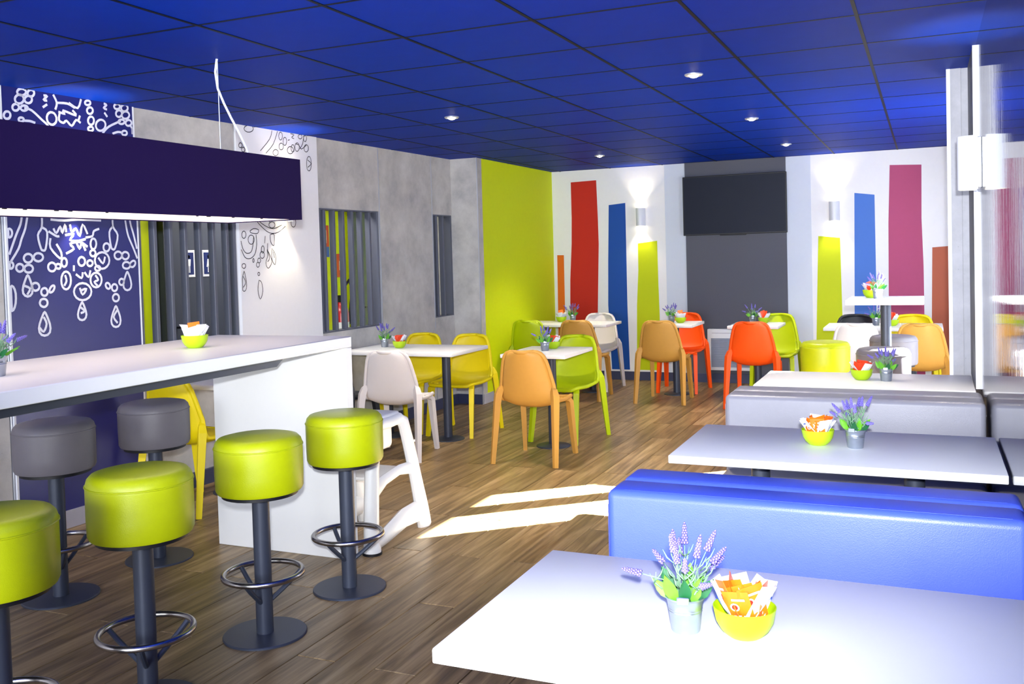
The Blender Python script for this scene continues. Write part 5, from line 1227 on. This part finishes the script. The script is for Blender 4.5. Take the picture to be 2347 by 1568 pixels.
def lavender(x, y, z, seed, label, n=11, s=1.0, spread=1.0):
    r = random.Random(seed)
    o = empty('lavender_pot', (x, y, z), r.uniform(-0.5, 0.5))
    tag(o, label, 'potted plant', 'small zinc pots of lavender')
    o.scale = (s, s, s)
    p = obj_of('pot', POT, o)
    obj_of('lifting_tab', EAR, p)
    obj_of('filler', FILL, p)
    st = G()
    for k in range(n):
        a = 2 * PI * k / n + r.uniform(-0.25, 0.25)
        tilt = (r.uniform(0.12, 0.95) if k % 3 else r.uniform(0.05, 0.35)) * spread
        L = r.uniform(0.075, 0.105) * (1.0 if tilt < 0.6 else 0.9)
        b = Vector((0.013 * math.cos(a), 0.013 * math.sin(a), 0.060))
        d = Vector((math.sin(tilt) * math.cos(a), math.sin(tilt) * math.sin(a), math.cos(tilt)))
        m = b + (d * 0.6 + Vector((0, 0, 0.4))).normalized() * L * 0.55
        e = b + d * L
        st.sweep([b, m * 0.96 + (b + e) * 0.02, e], [0.0016, 0.0013, 0.001], 5)
        dd = (e - m).normalized()
        sp = obj_of('flower_spike', SPIKE, o, e, dd.to_track_quat('Z', 'Y').to_euler())
        sp.scale = (1, 1, r.uniform(0.9, 1.2))
        for q in range(3):                                  # short grey-green shoots on the stem
            f = r.uniform(0.25, 0.8)
            c = b.lerp(e, f)
            aa = r.uniform(0, 2 * PI)
            st.sweep([c, c + Vector((0.016 * math.cos(aa), 0.016 * math.sin(aa), 0.014)), c + Vector((0.024 * math.cos(aa), 0.024 * math.sin(aa), 0.030))], [0.0014, 0.0018, 0.0006], 4)
    me = st.mesh('stems')
    me.shade_smooth()
    me.materials.append(M['stem'])
    obj_of('stems', me, o)
    for k in range(8):
        a = 2 * PI * k / 8 + r.uniform(-0.3, 0.3)
        tilt = r.uniform(0.35, 1.0)
        d = Vector((math.sin(tilt) * math.cos(a), math.sin(tilt) * math.sin(a), math.cos(tilt)))
        lf = obj_of('leaf', LEAF, o, (0.022 * math.cos(a), 0.022 * math.sin(a), 0.060), d.to_track_quat('Z', 'Y').to_euler(), mat='leaf' if k % 3 else 'leaf_dark')
        lf.rotation_euler.rotate_axis('Z', PI / 2 - a + r.uniform(-0.4, 0.4))
        f = r.uniform(0.8, 1.15)
        lf.scale = (f, f, f)
    return o

# ------------------------------------------------------------------ bowls of sachets
BOWL = G().lathe([(0.0, 0.0), (0.030, 0.0), (0.034, 0.003), (0.046, 0.014), (0.055, 0.030), (0.0595, 0.052), (0.0605, 0.058), (0.0588, 0.0585), (0.0572, 0.052), (0.052, 0.030), (0.042, 0.015), (0.028, 0.006), (0.0, 0.005)], 40).mesh('sachet_bowl', True)
BOWL.materials.append(M['bowl'])
def sachet_mesh():
    nx, ny, W, H = 6, 5, 0.026, 0.036
    vs, fs = [], []
    for side in (1, -1):
        for j in range(ny + 1):
            for i in range(nx + 1):
                u, v = -1 + 2 * i / nx, -1 + 2 * j / ny
                t = 0.0042 * max(0, 1 - u * u) * max(0, 1 - (v / 0.8) ** 2) if abs(v) < 0.8 else 0.0
                zig = 0.0
                vs.append((u * W, side * (t + 0.0004), v * H + zig))
    s = (nx + 1) * (ny + 1)
    for j in range(ny):
        for i in range(nx):
            a = j * (nx + 1) + i
            fs.append((a, a + 1, a + nx + 2, a + nx + 1))
            fs.append((s + a, s + a + nx + 1, s + a + nx + 2, s + a + 1))
    for i in range(nx):
        fs.append((i, s + i, s + i + 1, i + 1))
        b = ny * (nx + 1) + i
        fs.append((b, b + 1, s + b + 1, s + b))
    for j in range(ny):
        a, b = j * (nx + 1), j * (nx + 1) + nx
        fs.append((a, a + nx + 1, s + a + nx + 1, s + a))
        fs.append((b, s + b, s + b + nx + 1, b + nx + 1))
    m = G().add(vs, fs).mesh('sachet', True)
    m.materials.append(M['paper'])
    return m
SACHET = sachet_mesh()
DOT = G().lathe([(0.0, 0.0), (0.009, 0.0), (0.009, 0.0004), (0, 0.0004)], 16).mesh('printed_disc')
DOT.materials.append(M['paper'])
DOT2 = G().lathe([(0.0, 0.0), (0.006, 0.0), (0.006, 0.0004), (0, 0.0004)], 16).mesh('printed_spot')
DOT2.materials.append(M['print_red'])
BAR = G().box(-0.013, 0.013, -0.0003, 0.0003, -0.0022, 0.0022).mesh('printed_bar')
BAR.materials.append(M['paper'])
def bowl(x, y, z, seed, where, n_or=6, n_wh=7, red=False, detail=False):
    r = random.Random(seed)
    b = obj_of('sachet_bowl', BOWL, None, (x, y, z))
    tag(b, 'lime green plastic bowl ' + where, 'bowl', 'lime sachet bowls')
    camd = math.atan2(-y, -x)                      # the open side of the pile looks into the aisle
    items = [('w', k, n_wh) for k in range(n_wh)] + [('o', k, n_or) for k in range(n_or)]
    for kind, k, n in items:
        if kind == 'w':
            a = camd + PI - 0.25 + (k - (n - 1) / 2) * ((4.4 if n < 9 else 5.8) / max(n - 1, 1)) + r.uniform(-0.2, 0.2)
            R, h, lean = 0.040, 0.062 + r.uniform(0, 0.014), r.uniform(0.4, 0.8)
        else:
            a = camd + (k - (n - 1) / 2) * 0.42 + r.uniform(-0.15, 0.15) if n > 3 else camd + PI + (k - (n - 1) / 2) * 0.9
            R, h, lean = (0.016 + 0.020 * (k % 2)) if n > 3 else 0.012, (0.064 if n > 3 else 0.082) + r.uniform(0, 0.016), r.uniform(0.0, 0.5)
        o = obj_of('sugar_sachet', SACHET, None, (x + R * math.cos(a), y + R * math.sin(a), z + h))
        o.rotation_mode = 'QUATERNION'
        out = Vector((math.cos(a), math.sin(a), 0))
        zax = (Vector((0, 0, 1)) + out * lean).normalized()
        yax = (out - zax * out.dot(zax)).normalized()
        xax = yax.cross(zax)
        q = Matrix((xax, yax, zax)).transposed().to_quaternion()
        o.rotation_quaternion = q @ Matrix.Rotation(r.uniform(-0.35, 0.35), 3, 'Y').to_quaternion()
        o.material_slots[0].link = 'OBJECT'
        if kind == 'w':
            o.material_slots[0].material = M['paper']
            tag(o, 'white paper sachet in the lime bowl ' + where, 'sachet', 'white sachets ' + where)
            if detail and k % 2:
                obj_of('printed_bar', BAR, o, (0.004, 0.0049, 0.012), mat='print_blue')
        else:
            o.material_slots[0].material = M['sachet_red' if red else 'sachet_orange']
            tag(o, ('red' if red else 'orange') + ' sachet in the lime bowl ' + where, 'sachet', 'coloured sachets ' + where)
            if detail:
                dm = obj_of('printed_disc', DOT, o, (0.006, 0.0046, 0.004), (-PI / 2, 0, 0))
                obj_of('printed_spot', DOT2, dm, (0, 0, 0.0004))
                obj_of('printed_bar', BAR, o, (-0.004, 0.0040, 0.02))
                obj_of('printed_bar', BAR, o, (0.0, 0.0040, -0.018))
    return b
lavender(-0.445, 1.82, 0.75, 5, 'zinc pot of lavender on the nearest booth table', 13, 1.0)
bowl(-0.332, 1.835, 0.75, 2, 'on the nearest booth table', 9, 8, False, True)
bowl(-0.387, 3.735, 0.75, 3, 'on the booth table behind the blue bench', 7, 8, False, True)
lavender(-0.251, 3.71, 0.75, 8, 'zinc pot of lavender on the booth table behind the blue bench', 12, 1.0, 1.1)
bowl(-0.342, 5.63, 0.75, 4, 'on the booth table beside the pier', 6, 6, True)
lavender(-0.213, 5.60, 0.75, 12, 'zinc pot of lavender on the booth table beside the pier', 11, 1.0, 1.1)
bowl(-3.074, 3.367, 1.12, 5, 'on the bar counter', 1, 12, False)
lavender(-3.06, 2.345, 1.12, 21, 'zinc pot of lavender on the bar at the left picture edge', 12, 1.05)
lavender(-4.26, 6.95, 0.75, 22, 'zinc pot of lavender on the wall table by the slat screen', 10)
bowl(-4.085, 6.90, 0.75, 6, 'on the wall table by the slat screen', 5, 7, True)
lavender(-2.743, 6.85, 0.75, 23, 'zinc pot of lavender on the table before the lime chair', 10)
bowl(-2.745, 7.03, 0.75, 7, 'on the table before the lime chair', 4, 5, True)
bowl(-3.732, 9.83, 0.75, 8, 'on the table against the lime wall', 1, 9, False)
lavender(-3.62, 9.90, 0.75, 24, 'zinc pot of lavender on the table against the lime wall', 9)
lavender(-2.485, 9.84, 0.75, 25, 'zinc pot of lavender on the table with the rear tan chair', 9)
bowl(-2.368, 9.75, 0.75, 9, 'on the table with the rear tan chair', 1, 9, False)
lavender(-1.63, 9.78, 0.75, 26, 'zinc pot of lavender on the table before the heater', 9)
bowl(-1.51, 9.74, 0.75, 10, 'on the table before the heater', 2, 8, True)
lavender(-0.443, 9.50, 0.75, 27, 'zinc pot of lavender on the back right table', 9)
bowl(-0.30, 9.47, 0.75, 11, 'on the back right table', 3, 6, True)
bowl(-0.375, 7.40, 1.12, 12, 'on the sunlit high table', 3, 6, True)
lavender(-0.325, 7.27, 1.12, 28, 'zinc pot of lavender on the sunlit high table', 10)
